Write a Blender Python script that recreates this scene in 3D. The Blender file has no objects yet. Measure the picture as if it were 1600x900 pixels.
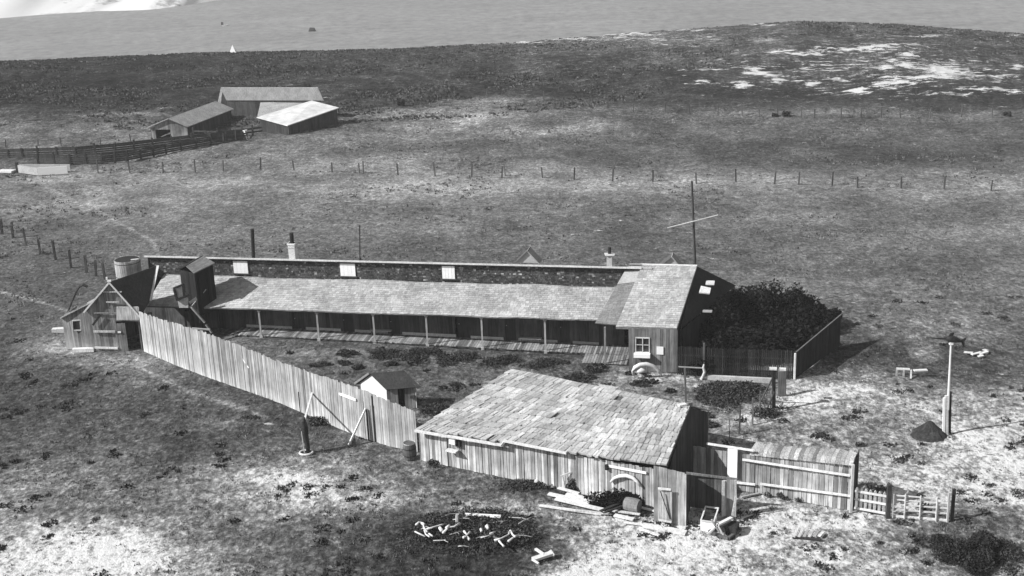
import bpy, math, random
import numpy as np
from mathutils import Vector, noise
R_ = math.radians
rnd = random.Random(7)
U = rnd.uniform
sc = bpy.context.scene
col = sc.collection

# ------------------------------------------------------------------ camera
CH, FPX, HOR, ROLL = 35.0, 2000.0, -200.0, 2.2
PITCH = math.atan((450 - HOR) / FPX)
Fv = Vector((0, math.cos(PITCH), -math.sin(PITCH)))
U0 = Vector((0, math.sin(PITCH), math.cos(PITCH)))
R0 = Vector((1, 0, 0))
cr, sr = math.cos(R_(ROLL)), math.sin(R_(ROLL))
Rv = R0 * cr - U0 * sr
Uv = R0 * sr + U0 * cr
cam_d = bpy.data.cameras.new("camera")
cam = bpy.data.objects.new("camera", cam_d)
col.objects.link(cam)
from mathutils import Matrix
m3 = Matrix((Rv, Uv, -Fv)).transposed()
cam.matrix_world = Matrix.Translation((0, 0, CH)) @ m3.to_4x4()
cam_d.sensor_width = 36
cam_d.lens = 36 * FPX / 1600
cam_d.clip_start = 1
cam_d.clip_end = 60000
sc.camera = cam

# ------------------------------------------------------------------ light
SUN_AZ, SUN_EL = R_(17), R_(37)          # direction the light travels (from +X towards +Y), elevation
w = bpy.data.worlds.new("World"); sc.world = w; w.use_nodes = True
nt = w.node_tree
sky = nt.nodes.new('ShaderNodeTexSky'); sky.sky_type = 'NISHITA'; sky.sun_disc = False
sky.sun_elevation = SUN_EL
sky.sun_rotation = math.atan2(-math.cos(SUN_AZ), -math.sin(SUN_AZ))
hs = nt.nodes.new('ShaderNodeHueSaturation'); hs.inputs['Saturation'].default_value = 0.0
bg = nt.nodes['Background']; bg.inputs[1].default_value = 0.065
nt.links.new(sky.outputs[0], hs.inputs['Color']); nt.links.new(hs.outputs[0], bg.inputs[0])
sl = bpy.data.lights.new("sun", 'SUN'); sl.energy = 4.6; sl.angle = R_(0.6)
so = bpy.data.objects.new("sun", sl); col.objects.link(so)
sd = Vector((math.cos(SUN_AZ) * math.cos(SUN_EL), math.sin(SUN_AZ) * math.cos(SUN_EL), -math.sin(SUN_EL)))
so.rotation_euler = sd.to_track_quat('-Z', 'Y').to_euler()
so.location = (-60, -20, 60)
sc.view_settings.view_transform = 'Standard'
sc.view_settings.look = 'None'
sc.view_settings.gamma = 1
sc.view_settings.use_curve_mapping = False
sc.view_settings.exposure = 0.55
sc.render.engine = 'CYCLES'
sc.cycles.filter_width = 1.5
sc.cycles.max_bounces = 5
HAZE = 0.00027  # density of the haze box added to lift the blacks
GAIN = 1.62      # picture brightness of level sunlit ground of albedo 1 (for choosing soil tones)

# ------------------------------------------------------------------ measuring helpers
def sm(a, b, x):
    t = np.clip((x - a) / (b - a), 0, 1)
    return t * t * (3 - 2 * t)

def ray(px, py):
    return Fv + Rv * ((px - 800) / FPX) + Uv * ((450 - py) / FPX)

CRX = [-600, 0, 300, 600, 800, 1000, 1250, 1400, 1600, 2200]
CRZ = None
def pix_of_k(k):            # picture column (far field) of a bearing k = x / y
    return 800 + 1980 * k
def base_y(k):              # distance at which the far slope begins
    return np.interp(pix_of_k(k), [-600, 0, 240, 600, 800, 1000, 1600, 2200], [182, 186, 189, 196, 214, 204, 204, 204])
CREST_Y = 262.0
def crest_z(k):
    px = pix_of_k(k)
    py = np.interp(px, CRX, [120, 96, 83, 77, 67, 50, 33, 38, 53, 110])
    hy = HOR - (px - 800) * math.tan(R_(ROLL)) * -1 * -1
    a = (py - hy) / FPX
    return CH - CREST_Y * a * 0.985
SEA_Z = -45.0
def ground_z(x, y):
    """height of the land"""
    x = np.asarray(x, float); y = np.asarray(y, float)
    z = -0.5 * sm(-24, 12, x) * (1 - sm(110, 150, y))
    k = x / np.maximum(y, 30)
    by = base_y(k); cz = crest_z(k)
    t = np.clip((y - by) / (CREST_Y - by), 0, 1)
    z = z + (cz) * (1 - (1 - t) ** 1.9)
    d = np.clip((y - CREST_Y), 0, 400)
    z = z - 0.0022 * d ** 2 - 0.12 * d
    return np.maximum(z, SEA_Z - 15)

def gz(x, y): return float(ground_z(x, y))
def W(px, py, z):
    d = ray(px, py); t = (z - CH) / d.z
    return Vector((0, 0, CH)) + d * t
def G(px, py, up=0.0):
    z = 0.0
    for i in range(14):
        p = W(px, py, z); z = 0.5 * z + 0.5 * gz(p.x, p.y)
    p = W(px, py, z); p.z = z + up
    return p
def D(px, py, Y):
    d = ray(px, py)
    return Vector((0, 0, CH)) + d * (Y / d.y)
def proj(p):
    v = Vector(p) - Vector((0, 0, CH)); w_ = v.dot(Fv)
    return 800 + FPX * v.dot(Rv) / w_, 450 - FPX * v.dot(Uv) / w_
def V(*a): return Vector(a)

# ------------------------------------------------------------------ mesh builder
class MB:
    def __init__(s): s.v = []; s.f = []; s.t = []
    def face(s, pts, tone=1.0):
        i = len(s.v); s.v += [tuple(p) for p in pts]; s.f.append(tuple(range(i, i + len(pts)))); s.t.append(tone)
    def hexa(s, b, t, tone=1.0):       # b: 4 bottom points, t: 4 top points
        i = len(s.v); s.v += [tuple(p) for p in b] + [tuple(p) for p in t]
        for f in ((3, 2, 1, 0), (4, 5, 6, 7), (0, 1, 5, 4), (1, 2, 6, 5), (2, 3, 7, 6), (3, 0, 4, 7)):
            s.f.append(tuple(i + q for q in f)); s.t.append(tone)
    def beam(s, p, q, w, h, tone=1.0, up=None):
        p = Vector(p); q = Vector(q); d = (q - p).normalized()
        up = Vector(up) if up else (Vector((0, 0, 1)) if abs(d.z) < 0.95 else Vector((0, 1, 0)))
        a = d.cross(up).normalized() * (w / 2); b = a.normalized().cross(d).normalized() * (h / 2)
        s.hexa([p - a - b, p + a - b, p + a + b, p - a + b], [q - a - b, q + a - b, q + a + b, q - a + b], tone)
    def box(s, c, dx, dy, dz, tone=1.0, ax=0.0):   # c = centre of the base
        c = Vector(c); u = V(math.cos(ax), math.sin(ax), 0); v = V(-math.sin(ax), math.cos(ax), 0)
        b = [c + u * (i * dx / 2) + v * (j * dy / 2) for i, j in ((-1, -1), (1, -1), (1, 1), (-1, 1))]
        s.hexa(b, [q + V(0, 0, dz) for q in b], tone)
    def tube(s, pts, rad, n=8, tone=1.0, cap=True):
        if not hasattr(rad, '__len__'): rad = [rad] * len(pts)
        rings = []
        for i, p in enumerate(pts):
            p = Vector(p)
            d = (Vector(pts[min(i + 1, len(pts) - 1)]) - Vector(pts[max(i - 1, 0)])).normalized()
            up = V(0, 0, 1) if abs(d.z) < 0.9 else V(0, 1, 0)
            a = d.cross(up).normalized(); b = a.cross(d).normalized()
            k0 = len(s.v)
            for j in range(n):
                an = 2 * math.pi * j / n
                s.v.append(tuple(p + (a * math.cos(an) + b * math.sin(an)) * rad[i]))
            rings.append(k0)
        for r0, r1 in zip(rings, rings[1:]):
            for j in range(n):
                s.f.append((r0 + j, r0 + (j + 1) % n, r1 + (j + 1) % n, r1 + j)); s.t.append(tone)
        if cap:
            s.f.append(tuple(rings[0] + j for j in reversed(range(n)))); s.t.append(tone)
            s.f.append(tuple(rings[-1] + j for j in range(n))); s.t.append(tone)
    def slab(s, pts, th, tone=1.0):     # polygon with thickness th downwards along its normal
        pts = [Vector(p) for p in pts]
        n = (pts[1] - pts[0]).cross(pts[2] - pts[0]).normalized()
        i = len(s.v); N = len(pts)
        s.v += [tuple(p) for p in pts] + [tuple(p - n * th) for p in pts]
        s.f.append(tuple(i + k for k in range(N))); s.t.append(tone)
        s.f.append(tuple(i + N + k for k in reversed(range(N)))); s.t.append(tone)
        for k in range(N):
            s.f.append((i + k, i + N + k, i + N + (k + 1) % N, i + (k + 1) % N)); s.t.append(tone)
    def shingles(s, p00, p10, p11, p01, expo, wd, th, t0=1.0, tv=0.25, jit=0.3, miss=0.0, patch=0.0, gapw=.012, sag=0.0, rough=0.0):
        p00, p10, p11, p01 = map(Vector, (p00, p10, p11, p01))
        n = (p10 - p00).cross(p01 - p00).normalized()
        rows = max(1, round(((p01 - p00).length + (p11 - p10).length) / 2 / expo))
        for j in range(rows):
            v0, v1 = j / rows, min(1, (j + 1.25) / rows)
            L = (p00.lerp(p01, v0) - p10.lerp(p11, v0)).length
            a = 0.0; rt = U(1 - tv * .3, 1 + tv * .3)
            while a < L:
                w1 = wd * U(1 - jit, 1 + jit * 1.4); b = min(L, a + w1)
                if U(0, 1) >= miss:
                    dv = U(-.12, .12) / rows
                    va = v0 + dv - (U(0, .3) * min(1, rough * 40) / rows if j == 0 else 0)
                    kick = abs(rnd.gauss(0, 1)) * rough
                    def P(u_, v_, o):
                        q_ = p00.lerp(p10, u_).lerp(p01.lerp(p11, u_), v_)
                        return q_ + n * (o + (sag * noise.noise(q_ * .28) if sag else 0))
                    u0, u1 = a / L, (b - min(gapw, .15 * w1)) / L
                    tone = t0 * rt * U(1 - tv, 1 + tv)
                    if patch:
                        q = P(u0, v0, 0); tone *= 1 + patch * noise.noise(q * .55)
                    k = U(.9, 1.5)
                    s.hexa([P(u0, va, 0), P(u1, va, 0), P(u1, v1, -th * .5), P(u0, v1, -th * .5)],
                           [P(u0, va, th * 1.5 * k + kick), P(u1, va, th * 1.5 * U(.9, 1.5) + kick * U(.3, 1)), P(u1, v1, th * .35), P(u0, v1, th * .35)], tone)
                a = b
    def deck(s, p00, p10, p11, p01, th, tone=1.0, nu=14, nv=8, sag=0.0):
        p00, p10, p11, p01 = map(Vector, (p00, p10, p11, p01))
        n = (p10 - p00).cross(p01 - p00).normalized(); i = len(s.v)
        for o in (0, -th):
            for b in range(nv + 1):
                for a in range(nu + 1):
                    q_ = p00.lerp(p10, a / nu).lerp(p01.lerp(p11, a / nu), b / nv)
                    s.v.append(tuple(q_ + n * (o + sag * noise.noise(q_ * .28))))
        M_ = (nu + 1) * (nv + 1)
        for b in range(nv):
            for a in range(nu):
                k = i + b * (nu + 1) + a
                s.f.append((k, k + 1, k + nu + 2, k + nu + 1)); s.f.append((k + M_ + nu + 1, k + M_ + nu + 2, k + M_ + 1, k + M_)); s.t += [tone, tone]
        for a in range(nu):
            for k in (i + a, i + nv * (nu + 1) + a): s.f.append((k, k + M_, k + M_ + 1, k + 1)); s.t.append(tone)
        for b in range(nv):
            for k in (i + b * (nu + 1), i + b * (nu + 1) + nu): s.f.append((k, k + nu + 1, k + M_ + nu + 1, k + M_)); s.t.append(tone)
    def planks(s, knots, wd, th, t0=1.0, tv=0.25, jit=.25, gap=.012, holes=(), topj=.04, lean=.01):
        """vertical boards along a base line; knots = [(base point, top z)]; holes = (s0, s1, z0, z1) measured along the line / world z"""
        total = 0; segs = []
        for (a, za), (b, zb) in zip(knots, knots[1:]):
            a = Vector(a); b = Vector(b); L = (V(b.x, b.y, 0) - V(a.x, a.y, 0)).length
            segs.append((total, L, a, b, za, zb)); total += L
        def at(q):
            for st, L, a, b, za, zb in segs:
                if q <= st + L or st == segs[-1][0]:
                    f = max(0, min(1, (q - st) / L)); return a.lerp(b, f), za + (zb - za) * f, (b - a)
        q = 0
        while q < total - .02:
            w1 = min(wd * U(1 - jit, 1 + jit), total - q)
            p0, z0, d = at(q + gap / 2); p1, z1, _ = at(q + w1 - gap / 2)
            d = V(d.x, d.y, 0).normalized(); nn = V(d.y, -d.x, 0)      # towards the viewer for a left-to-right line
            off = nn * U(-lean, lean); dz = U(-topj, topj); tone = t0 * U(1 - tv, 1 + tv) * (1 if U(0, 1) > .12 else .6)
            spans = [(min(p0.z, p1.z), None)]
            mid = q + w1 / 2; cuts = [h for h in holes if h[0] < mid < h[1]]
            parts = []
            if cuts:
                h = cuts[0]
                if h[2] > p0.z + .03: parts.append((None, h[2]))
                if h[3] < z0 - .03: parts.append((h[3], None))
            else: parts.append((None, None))
            for lo, hi in parts:
                b0 = Vector(p0); b1 = Vector(p1)
                if lo is not None: b0.z = b1.z = lo
                ta, tb = (z0 + dz, z1 + dz) if hi is None else (hi, hi)
                s.hexa([b0 + off, b1 + off, b1 + off - nn * th, b0 + off - nn * th],
                       [V(b0.x, b0.y, ta) + off, V(b1.x, b1.y, tb) + off, V(b1.x, b1.y, tb) + off - nn * th, V(b0.x, b0.y, ta) + off - nn * th], tone)
            q += w1
    def leaves(s, c, r, n, size, tv=.4, clumps=14, flat=0.0):
        c = Vector(c); cl = []
        for i in range(clumps):
            a = U(0, 2 * math.pi); q = U(0, .78) ** .6
            cl.append((V(math.cos(a) * q * r[0], math.sin(a) * q * r[1], U(.15, .8) * r[2] * math.sqrt(max(.1, 1 - q * q))), U(.22, .45), U(.7, 1.35)))
        for i in range(n):
            o, k, tn = cl[rnd.randrange(clumps)]
            g = V(rnd.gauss(0, 1), rnd.gauss(0, 1), rnd.gauss(0, 1)).normalized() * (U(.3, 1) ** .5)
            p = c + o + V(g.x * r[0] * k, g.y * r[1] * k, g.z * r[2] * k * (1 - flat))
            if p.z < c.z: p.z = c.z + U(0, .1) * r[2]
            a = V(U(-1, 1), U(-1, 1), U(-.7, .7)).normalized() * size * U(.5, 1.2)
            b = a.cross(V(U(-1, 1), U(-1, 1), U(-1, 1))).normalized() * size * U(.3, .7)
            s.face([p - a, p - b, p + a, p + b], tn * U(1 - tv, 1 + tv))
    def build(s, name, mt, parent=None, loc=None, smooth=False, label=None, cat=None, group=None, kind=None):
        base = Vector(parent['_loc']) if parent is not None and '_loc' in parent else (Vector(loc) if loc is not None else V(0, 0, 0))
        me = bpy.data.meshes.new(name)
        me.from_pydata([(x - base.x, y - base.y, z - base.z) for x, y, z in s.v], [], s.f)
        at = me.attributes.new('tone', 'FLOAT', 'FACE'); at.data.foreach_set('value', s.t)
        if smooth: me.polygons.foreach_set('use_smooth', [True] * len(me.polygons))
        me.materials.append(mt)
        o = bpy.data.objects.new(name, me); col.objects.link(o)
        if parent is not None:
            o.parent = parent; o['_loc'] = tuple(base)
        else:
            o.location = base; o['_loc'] = tuple(base)
        if label: o['label'] = label
        if cat: o['category'] = cat
        if group: o['group'] = group
        if kind: o['kind'] = kind
        return o

def thing(name, label, cat, loc, group=None):
    o = bpy.data.objects.new(name, None); col.objects.link(o)
    o.location = loc; o['_loc'] = tuple(loc); o['label'] = label; o['category'] = cat
    o.empty_display_size = .3
    if group: o['group'] = group
    return o

# ------------------------------------------------------------------ materials (monochrome world)
def nodes(name):
    m = bpy.data.materials.new(name); m.use_nodes = True
    t = m.node_tree; b = t.nodes['Principled BSDF']
    return m, t, b
def N(t, ty, **kw):
    n = t.nodes.new(ty)
    for k, v in kw.items(): setattr(n, k, v)
    return n
def math_(t, op, a, b=None):
    n = N(t, 'ShaderNodeMath', operation=op)
    for i, x in enumerate((a, b)):
        if x is None: continue
        if isinstance(x, (int, float)): n.inputs[i].default_value = x
        else: t.links.new(x, n.inputs[i])
    return n.outputs[0]
def noise_(t, vec, scale, detail=5, rough=.6, dist=0):
    n = N(t, 'ShaderNodeTexNoise'); n.inputs['Scale'].default_value = scale; n.inputs['Detail'].default_value = detail
    n.inputs['Roughness'].default_value = rough; n.inputs['Distortion'].default_value = dist
    t.links.new(vec, n.inputs['Vector']); return n.outputs['Fac']
def mapping(t, out, sc_, rot=0):
    mp = N(t, 'ShaderNodeMapping'); mp.inputs['Scale'].default_value = sc_; mp.inputs['Rotation'].default_value = (0, 0, rot); t.links.new(out, mp.inputs[0]); return mp.outputs[0]
def maprange(t, x, a, b, c, d, clamp=True):
    n = N(t, 'ShaderNodeMapRange'); n.clamp = clamp
    t.links.new(x, n.inputs[0])
    for i, v in enumerate((a, b, c, d)): n.inputs[i + 1].default_value = v
    return n.outputs[0]
def mat(name, base, amp=.35, scale=(7, 7, .7), amp2=.25, rough=.9, bump=.4, spec=.15, bleach=0.0, metal=0.0):
    m, t, b = nodes(name)
    tc = N(t, 'ShaderNodeTexCoord').outputs['Object']
    n1 = noise_(t, mapping(t, tc, scale), 1.6, 6, .65)
    n2 = noise_(t, tc, .9, 4, .6)
    at = N(t, 'ShaderNodeAttribute', attribute_name='tone').outputs['Fac']
    v = math_(t, 'MULTIPLY', maprange(t, n1, .32, .68, 1 - amp, 1 + amp), maprange(t, n2, .3, .7, 1 - amp2, 1 + amp2))
    v = math_(t, 'MULTIPLY', v, at)
    v = math_(t, 'MULTIPLY', v, base)
    if bleach:
        geo = N(t, 'ShaderNodeNewGeometry').outputs['Position']
        sp = N(t, 'ShaderNodeSeparateXYZ'); t.links.new(geo, sp.inputs[0])
        zz = math_(t, 'ADD', sp.outputs[2], maprange(t, n1, .3, .7, -.7, .7))
        k = maprange(t, zz, -.2, 1.1, 1 + bleach, 1.0)
        v = math_(t, 'MULTIPLY', v, k)
    v = math_(t, 'MINIMUM', v, .8)
    cb = N(t, 'ShaderNodeCombineColor')
    for i in range(3): t.links.new(v, cb.inputs[i])
    t.links.new(cb.outputs[0], b.inputs['Base Color'])
    b.inputs['Roughness'].default_value = rough
    b.inputs['Specular IOR Level'].default_value = spec
    b.inputs['Metallic'].default_value = metal
    if bump:
        bp = N(t, 'ShaderNodeBump'); bp.inputs['Strength'].default_value = bump; bp.inputs['Distance'].default_value = .03
        t.links.new(n1, bp.inputs['Height']); t.links.new(bp.outputs[0], b.inputs['Normal'])
    return m

M_fence = mat('weathered_fence_boards', .30, .38, (9, 9, .55), .22, bleach=.55)
M_board = mat('weathered_boards', .27, .5, (9, 9, .5), .3, bleach=.35)
M_barnw = mat('barn_boards', .20, .5, (9, 9, .5), .3, bleach=.7)
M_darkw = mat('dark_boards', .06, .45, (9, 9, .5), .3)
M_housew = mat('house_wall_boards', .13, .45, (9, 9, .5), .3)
M_shake = mat('split_shakes', .33, .30, (7, 7, 3), .2)
M_shing = mat('roof_shingles', .33, .22, (5, 5, 5), .12)
M_shingd = mat('dark_wall_shingles', .06, .6, (5, 5, 5), .4)
M_roofd = mat('dark_and_shaded_roof_boards', .055, .35, (6, 6, 2), .3)
M_white = mat('white_paint', .78, .06, (4, 4, 4), .05, rough=.6)
M_trim = mat('pale_trim_boards', .52, .25, (5, 5, 5), .15)
M_post = mat('verandah_post_wood', .42, .3, (7, 7, 1), .2)
M_floor = mat('verandah_floor_boards', .22, .4, (5, 5, 5), .3)
M_pole = mat('old_pole_wood', .10, .4, (8, 8, 1), .3)
M_bone = mat('bleached_bone', .58, .14, (5, 5, 5), .12)
M_drift = mat('pale_driftwood', .5, .35, (6, 6, 6), .2)
M_metal = mat('stove_iron', .022, .3, (5, 5, 5), .3, rough=.6)
M_tank = mat('tank_staves', .26, .45, (10, 10, .5), .4)
M_leaf = mat('dark_leaves', .045, .35, (4, 4, 4), .3, bump=0)
M_mat = mat('ice_plant_leaves', .04, .35, (4, 4, 4), .3, bump=0)
M_tuft = mat('dry_grass_blades', .12, .3, (2, 2, 2), .4, bump=0)
M_brick = mat('whitewashed_brick', .6, .25, (8, 8, 8), .2)
M_glass = mat('window_glass', .03, .2, (1, 1, 1), .2, rough=.12, spec=.6, bump=0)
M_conc = mat('pale_concrete', .5, .25, (6, 6, 6), .25)
M_dirtpile = mat('dark_heap', .035, .5, (6, 6, 6), .4)
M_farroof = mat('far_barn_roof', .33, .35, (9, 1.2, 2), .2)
M_tin = mat('bright_tin_roof', .6, .1, (.6, .6, .6), .16, rough=.5, spec=.3)
M_wire = mat('fence_wire', .10, .1, (1, 1, 1), .1, bump=0)

# ================================================================== GROUND
def crest_z(k):
    px = 785 + 2020 * k
    py = np.interp(px, CRX, [120, 96, 83, 77, 67, 50, 33, 38, 53, 110])
    a = (px - 800) / FPX; b = (450 - py) / FPX
    dz = Fv.z + Rv.z * a + Uv.z * b; dy = Fv.y + Rv.y * a + Uv.y * b
    return CH + CREST_Y * dz / dy
def pix_of_k(k): return 790 + 2005 * k

TX = list(range(0, 1601, 100))
TONES = {
 60: [66,66,66,66,70,75,80,85,95,104,110,100,95,90,90,90,86],
 100: [62,58,58,62,66,70,75,76,76,76,80,84,86,88,88,86,84],
 150: [58,56,60,64,68,68,72,72,70,68,66,66,70,70,68,66,66],
 180: [80,80,80,85,84,84,104,128,130,118,106,98,98,98,98,98,98],
 200: [116,112,118,100,90,104,114,122,120,116,108,104,102,102,102,102,104],
 218: [118,112,115,110,112,115,112,110,108,104,100,96,95,95,95,95,98],
 250: [96,100,112,122,122,122,122,116,108,104,100,96,94,94,94,96,100],
 285: [128,128,132,132,130,135,138,142,140,140,134,130,130,130,130,130,132],
 320: [118,130,122,118,116,118,124,122,118,116,114,110,114,114,116,116,120],
 360: [102,102,112,120,112,112,112,110,108,108,104,104,110,112,110,112,116],
 400: [104,104,108,112,110,108,106,105,105,105,105,106,110,114,112,110,110],
 450: [96,98,100,105,105,105,105,105,105,105,105,105,112,116,108,106,108],
 500: [92,96,100,105,105,105,105,105,105,105,105,105,112,120,118,112,108],
 550: [90,110,110,110,105,100,100,100,100,105,105,110,115,100,88,92,104],
 600: [80,90,112,96,92,100,110,100,110,100,130,125,130,170,140,125,128],
 650: [88,92,94,90,90,85,100,100,100,100,110,120,120,140,135,145,150],
 700: [98,104,104,98,104,112,100,105,110,110,110,115,122,135,140,180,178],
 750: [120,112,112,108,132,176,140,118,100,90,100,110,110,150,180,196,186],
 800: [146,128,118,116,124,118,100,84,90,150,205,205,185,165,150,115,140],
 850: [190,200,180,138,118,100,78,74,84,170,222,212,190,165,150,95,112],
 900: [205,205,190,150,128,110,80,72,80,190,215,205,190,165,150,120,135]}
TY = sorted(TONES)
TG = np.array([TONES[y] for y in TY], float)
BLOBS = [ # px, py, rx, ry, tone: bare soil, trodden ground, darker growth, painted shadow right of the side fence
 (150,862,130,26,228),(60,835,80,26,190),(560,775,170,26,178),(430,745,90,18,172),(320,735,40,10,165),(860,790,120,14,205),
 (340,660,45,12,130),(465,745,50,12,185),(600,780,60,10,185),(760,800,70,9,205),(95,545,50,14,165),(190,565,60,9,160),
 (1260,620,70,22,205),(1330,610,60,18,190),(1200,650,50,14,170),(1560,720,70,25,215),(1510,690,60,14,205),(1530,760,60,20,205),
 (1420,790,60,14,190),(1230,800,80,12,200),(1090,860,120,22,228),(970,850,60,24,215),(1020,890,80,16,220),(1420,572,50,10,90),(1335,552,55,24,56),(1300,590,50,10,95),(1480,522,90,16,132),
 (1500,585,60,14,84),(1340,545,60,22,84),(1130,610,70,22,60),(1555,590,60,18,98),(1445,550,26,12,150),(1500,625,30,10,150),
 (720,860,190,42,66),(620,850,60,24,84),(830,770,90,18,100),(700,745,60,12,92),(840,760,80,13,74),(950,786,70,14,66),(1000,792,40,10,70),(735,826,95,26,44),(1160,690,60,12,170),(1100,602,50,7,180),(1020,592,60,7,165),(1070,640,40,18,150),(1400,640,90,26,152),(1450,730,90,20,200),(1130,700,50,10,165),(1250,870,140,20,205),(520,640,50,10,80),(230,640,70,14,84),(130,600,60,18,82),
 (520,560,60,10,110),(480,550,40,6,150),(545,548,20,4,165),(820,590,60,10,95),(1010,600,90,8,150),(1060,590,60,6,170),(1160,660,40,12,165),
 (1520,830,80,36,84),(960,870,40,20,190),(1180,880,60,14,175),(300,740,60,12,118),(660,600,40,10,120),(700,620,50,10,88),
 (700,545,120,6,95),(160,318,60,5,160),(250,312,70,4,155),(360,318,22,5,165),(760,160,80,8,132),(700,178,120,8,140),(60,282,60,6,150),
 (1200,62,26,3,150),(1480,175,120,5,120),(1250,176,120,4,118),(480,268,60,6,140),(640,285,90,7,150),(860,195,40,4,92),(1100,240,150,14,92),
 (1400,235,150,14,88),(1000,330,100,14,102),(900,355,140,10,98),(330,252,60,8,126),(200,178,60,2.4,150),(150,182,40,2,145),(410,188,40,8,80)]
PATHS = [([(0,455),(60,470),(118,489)],1.9,165),([(70,292),(110,310),(150,320),(175,342),(205,358),(235,374),(245,388)],2.6,160),
 ([(165,556),(215,572),(265,596),(310,616),(360,632),(410,648)],4.5,150),([(1345,800),(1420,765),(1500,705),(1600,650)],12,220),([(860,905),(960,862),(1100,848),(1250,812),(1345,822)],13,228),([(1200,640),(1330,600),(1450,640),(1600,720)],5,205),([(0,330),(60,322),(110,312)],3,150),([(500,300),(700,287),(900,292)],3,150),([(600,100),(690,128),(640,160)],2,96),([(705,108),(690,140)],2,96)]
SAND = [(1190,112,26,8),(1215,122,14,5),(1250,82,70,2.6),(1330,78,60,2.2),(1370,76,30,3),(1415,72,40,2),(1110,107,40,2.2),(1065,108,30,2),
 (1180,104,20,3),(1480,113,34,7),(1450,124,60,3),(1400,132,40,3),(1380,134,20,4),(1420,86,14,4),(1470,105,16,4),(1385,104,12,4),
 (1415,100,14,4),(1590,103,10,6),(1540,120,40,2),(1560,140,50,2.5),(1480,148,40,2),(1270,128,18,4),(1340,140,20,2.5),(1245,125,10,3),
 (1160,135,20,4),(1100,130,16,3),(960,52,60,3),(880,60,60,2.4),(1060,46,60,2.4),(1190,38,26,2),(820,66,40,2),(1430,54,60,1.8),(1590,55,30,2)]
def soil(px, py):
    pxc = np.clip(px, 0, 1600); pyc = np.clip(py, TY[0], TY[-1])
    fx = pxc / 100; ix = np.minimum(fx.astype(int), 15); fx = fx - ix
    jy = np.clip(np.searchsorted(TY, pyc, side='right') - 1, 0, len(TY) - 2)
    ty = np.array(TY, float); fy = (pyc - ty[jy]) / (ty[jy + 1] - ty[jy])
    v = (TG[jy, ix] * (1 - fx) + TG[jy, ix + 1] * fx) * (1 - fy) + (TG[jy + 1, ix] * (1 - fx) + TG[jy + 1, ix + 1] * fx) * fy
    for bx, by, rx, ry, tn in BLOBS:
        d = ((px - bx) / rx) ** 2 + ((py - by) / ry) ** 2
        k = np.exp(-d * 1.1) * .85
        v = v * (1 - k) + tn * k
    for pts, hw, tn in PATHS:
        for (ax, ay), (bx, by) in zip(pts, pts[1:]):
            L2 = (bx - ax) ** 2 + (by - ay) ** 2
            q = np.clip(((px - ax) * (bx - ax) + (py - ay) * (by - ay)) / L2, 0, 1)
            d = np.hypot(px - ax - q * (bx - ax), (py - ay - q * (by - ay)) * 1.4)
            k = np.exp(-(d / hw) ** 2) * .8
            v = v * (1 - k) + tn * k
    sand = np.zeros_like(v)
    for bx, by, rx, ry in SAND:
        sand = np.maximum(sand, np.exp(-(((px - bx) / rx) ** 2 + ((py - by) / ry) ** 2)))
    reg = np.maximum(np.exp(-(((px - 1400) / 330) ** 2 + ((py - 108) / 50) ** 2)), .75 * np.exp(-(((px - 1000) / 170) ** 2 + ((py - 62) / 16) ** 2)))
    return v, sand, reg
def lin(v):
    v = np.asarray(v) / 255
    return np.where(v < .04045, v / 12.92, ((v + .055) / 1.055) ** 2.4)

inv = np.linspace(1 / (52 + 60), 1 / (420 + 60), 400)
ys = [-140, -60, -10, 25, 42] + list(1 / inv - 60) + [450, 500, 600]
ks = list(np.linspace(-2.0, -.36, 26)[:-1]) + list(np.linspace(-.36, .36, 620)) + list(np.linspace(.36, 2.0, 26)[1:])
ks = np.array(ks); ysa = np.array(ys)
KK, YY = np.meshgrid(ks, ysa)
XX = KK * (YY + 60 + np.where(YY < 25, 60, 0))
ZZ = ground_z(XX, YY)
vec = np.stack([XX, YY, ZZ - CH], -1)
wv = vec @ np.array(Fv); wv = np.where(wv < 5, 5, wv)
PX = 800 + FPX * (vec @ np.array(Rv)) / wv; PY = 450 - FPX * (vec @ np.array(Uv)) / wv
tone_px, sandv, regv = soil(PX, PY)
# small unevenness of the land
flat = np.stack([XX, YY], -1).reshape(-1, 2)
hz = np.array([noise.noise(V(x * .35, y * .35, 0)) * .10 + noise.noise(V(x * 1.3, y * 1.3, 3)) * .05 for x, y in flat]).reshape(XX.shape)
far = sm(110, 190, YY)
hz2 = np.array([noise.noise(V(x * .05, y * .07, 9)) for x, y in flat]).reshape(XX.shape)
ZG = ZZ + hz * (1 + far * 1.5) - .04 + hz2 * .8 * far * (1 - sm(CREST_Y - 25, CREST_Y, YY))
# dark broken growth thins towards bare soil: big patches
big = np.array([noise.fractal(V(x * .12, y * .12, 1), .9, 2.1, 4) for x, y in flat]).reshape(XX.shape)
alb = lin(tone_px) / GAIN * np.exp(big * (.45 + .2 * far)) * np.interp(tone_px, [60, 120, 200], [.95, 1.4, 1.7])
nr, nc = XX.shape
verts = np.stack([XX, YY, ZG], -1).reshape(-1, 3)
idx = np.arange(nr * nc).reshape(nr, nc)
faces = np.stack([idx[:-1, :-1], idx[:-1, 1:], idx[1:, 1:], idx[1:, :-1]], -1).reshape(-1, 4)
me = bpy.data.meshes.new('ground')
me.vertices.add(len(verts)); me.vertices.foreach_set('co', verts.ravel())
me.loops.add(faces.size); me.loops.foreach_set('vertex_index', faces.ravel())
me.polygons.add(len(faces)); me.polygons.foreach_set('loop_start', np.arange(len(faces)) * 4)
me.update(calc_edges=True)
me.polygons.foreach_set('use_smooth', [True] * len(faces))
mott = np.interp(YY, [60, 85, 110, 150, 190, 262], [1.1, 1.0, .7, .7, .9, 1.3]) * (1 - .1 * (1 - sm(-14, 2, XX)) * (YY < 110))
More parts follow.
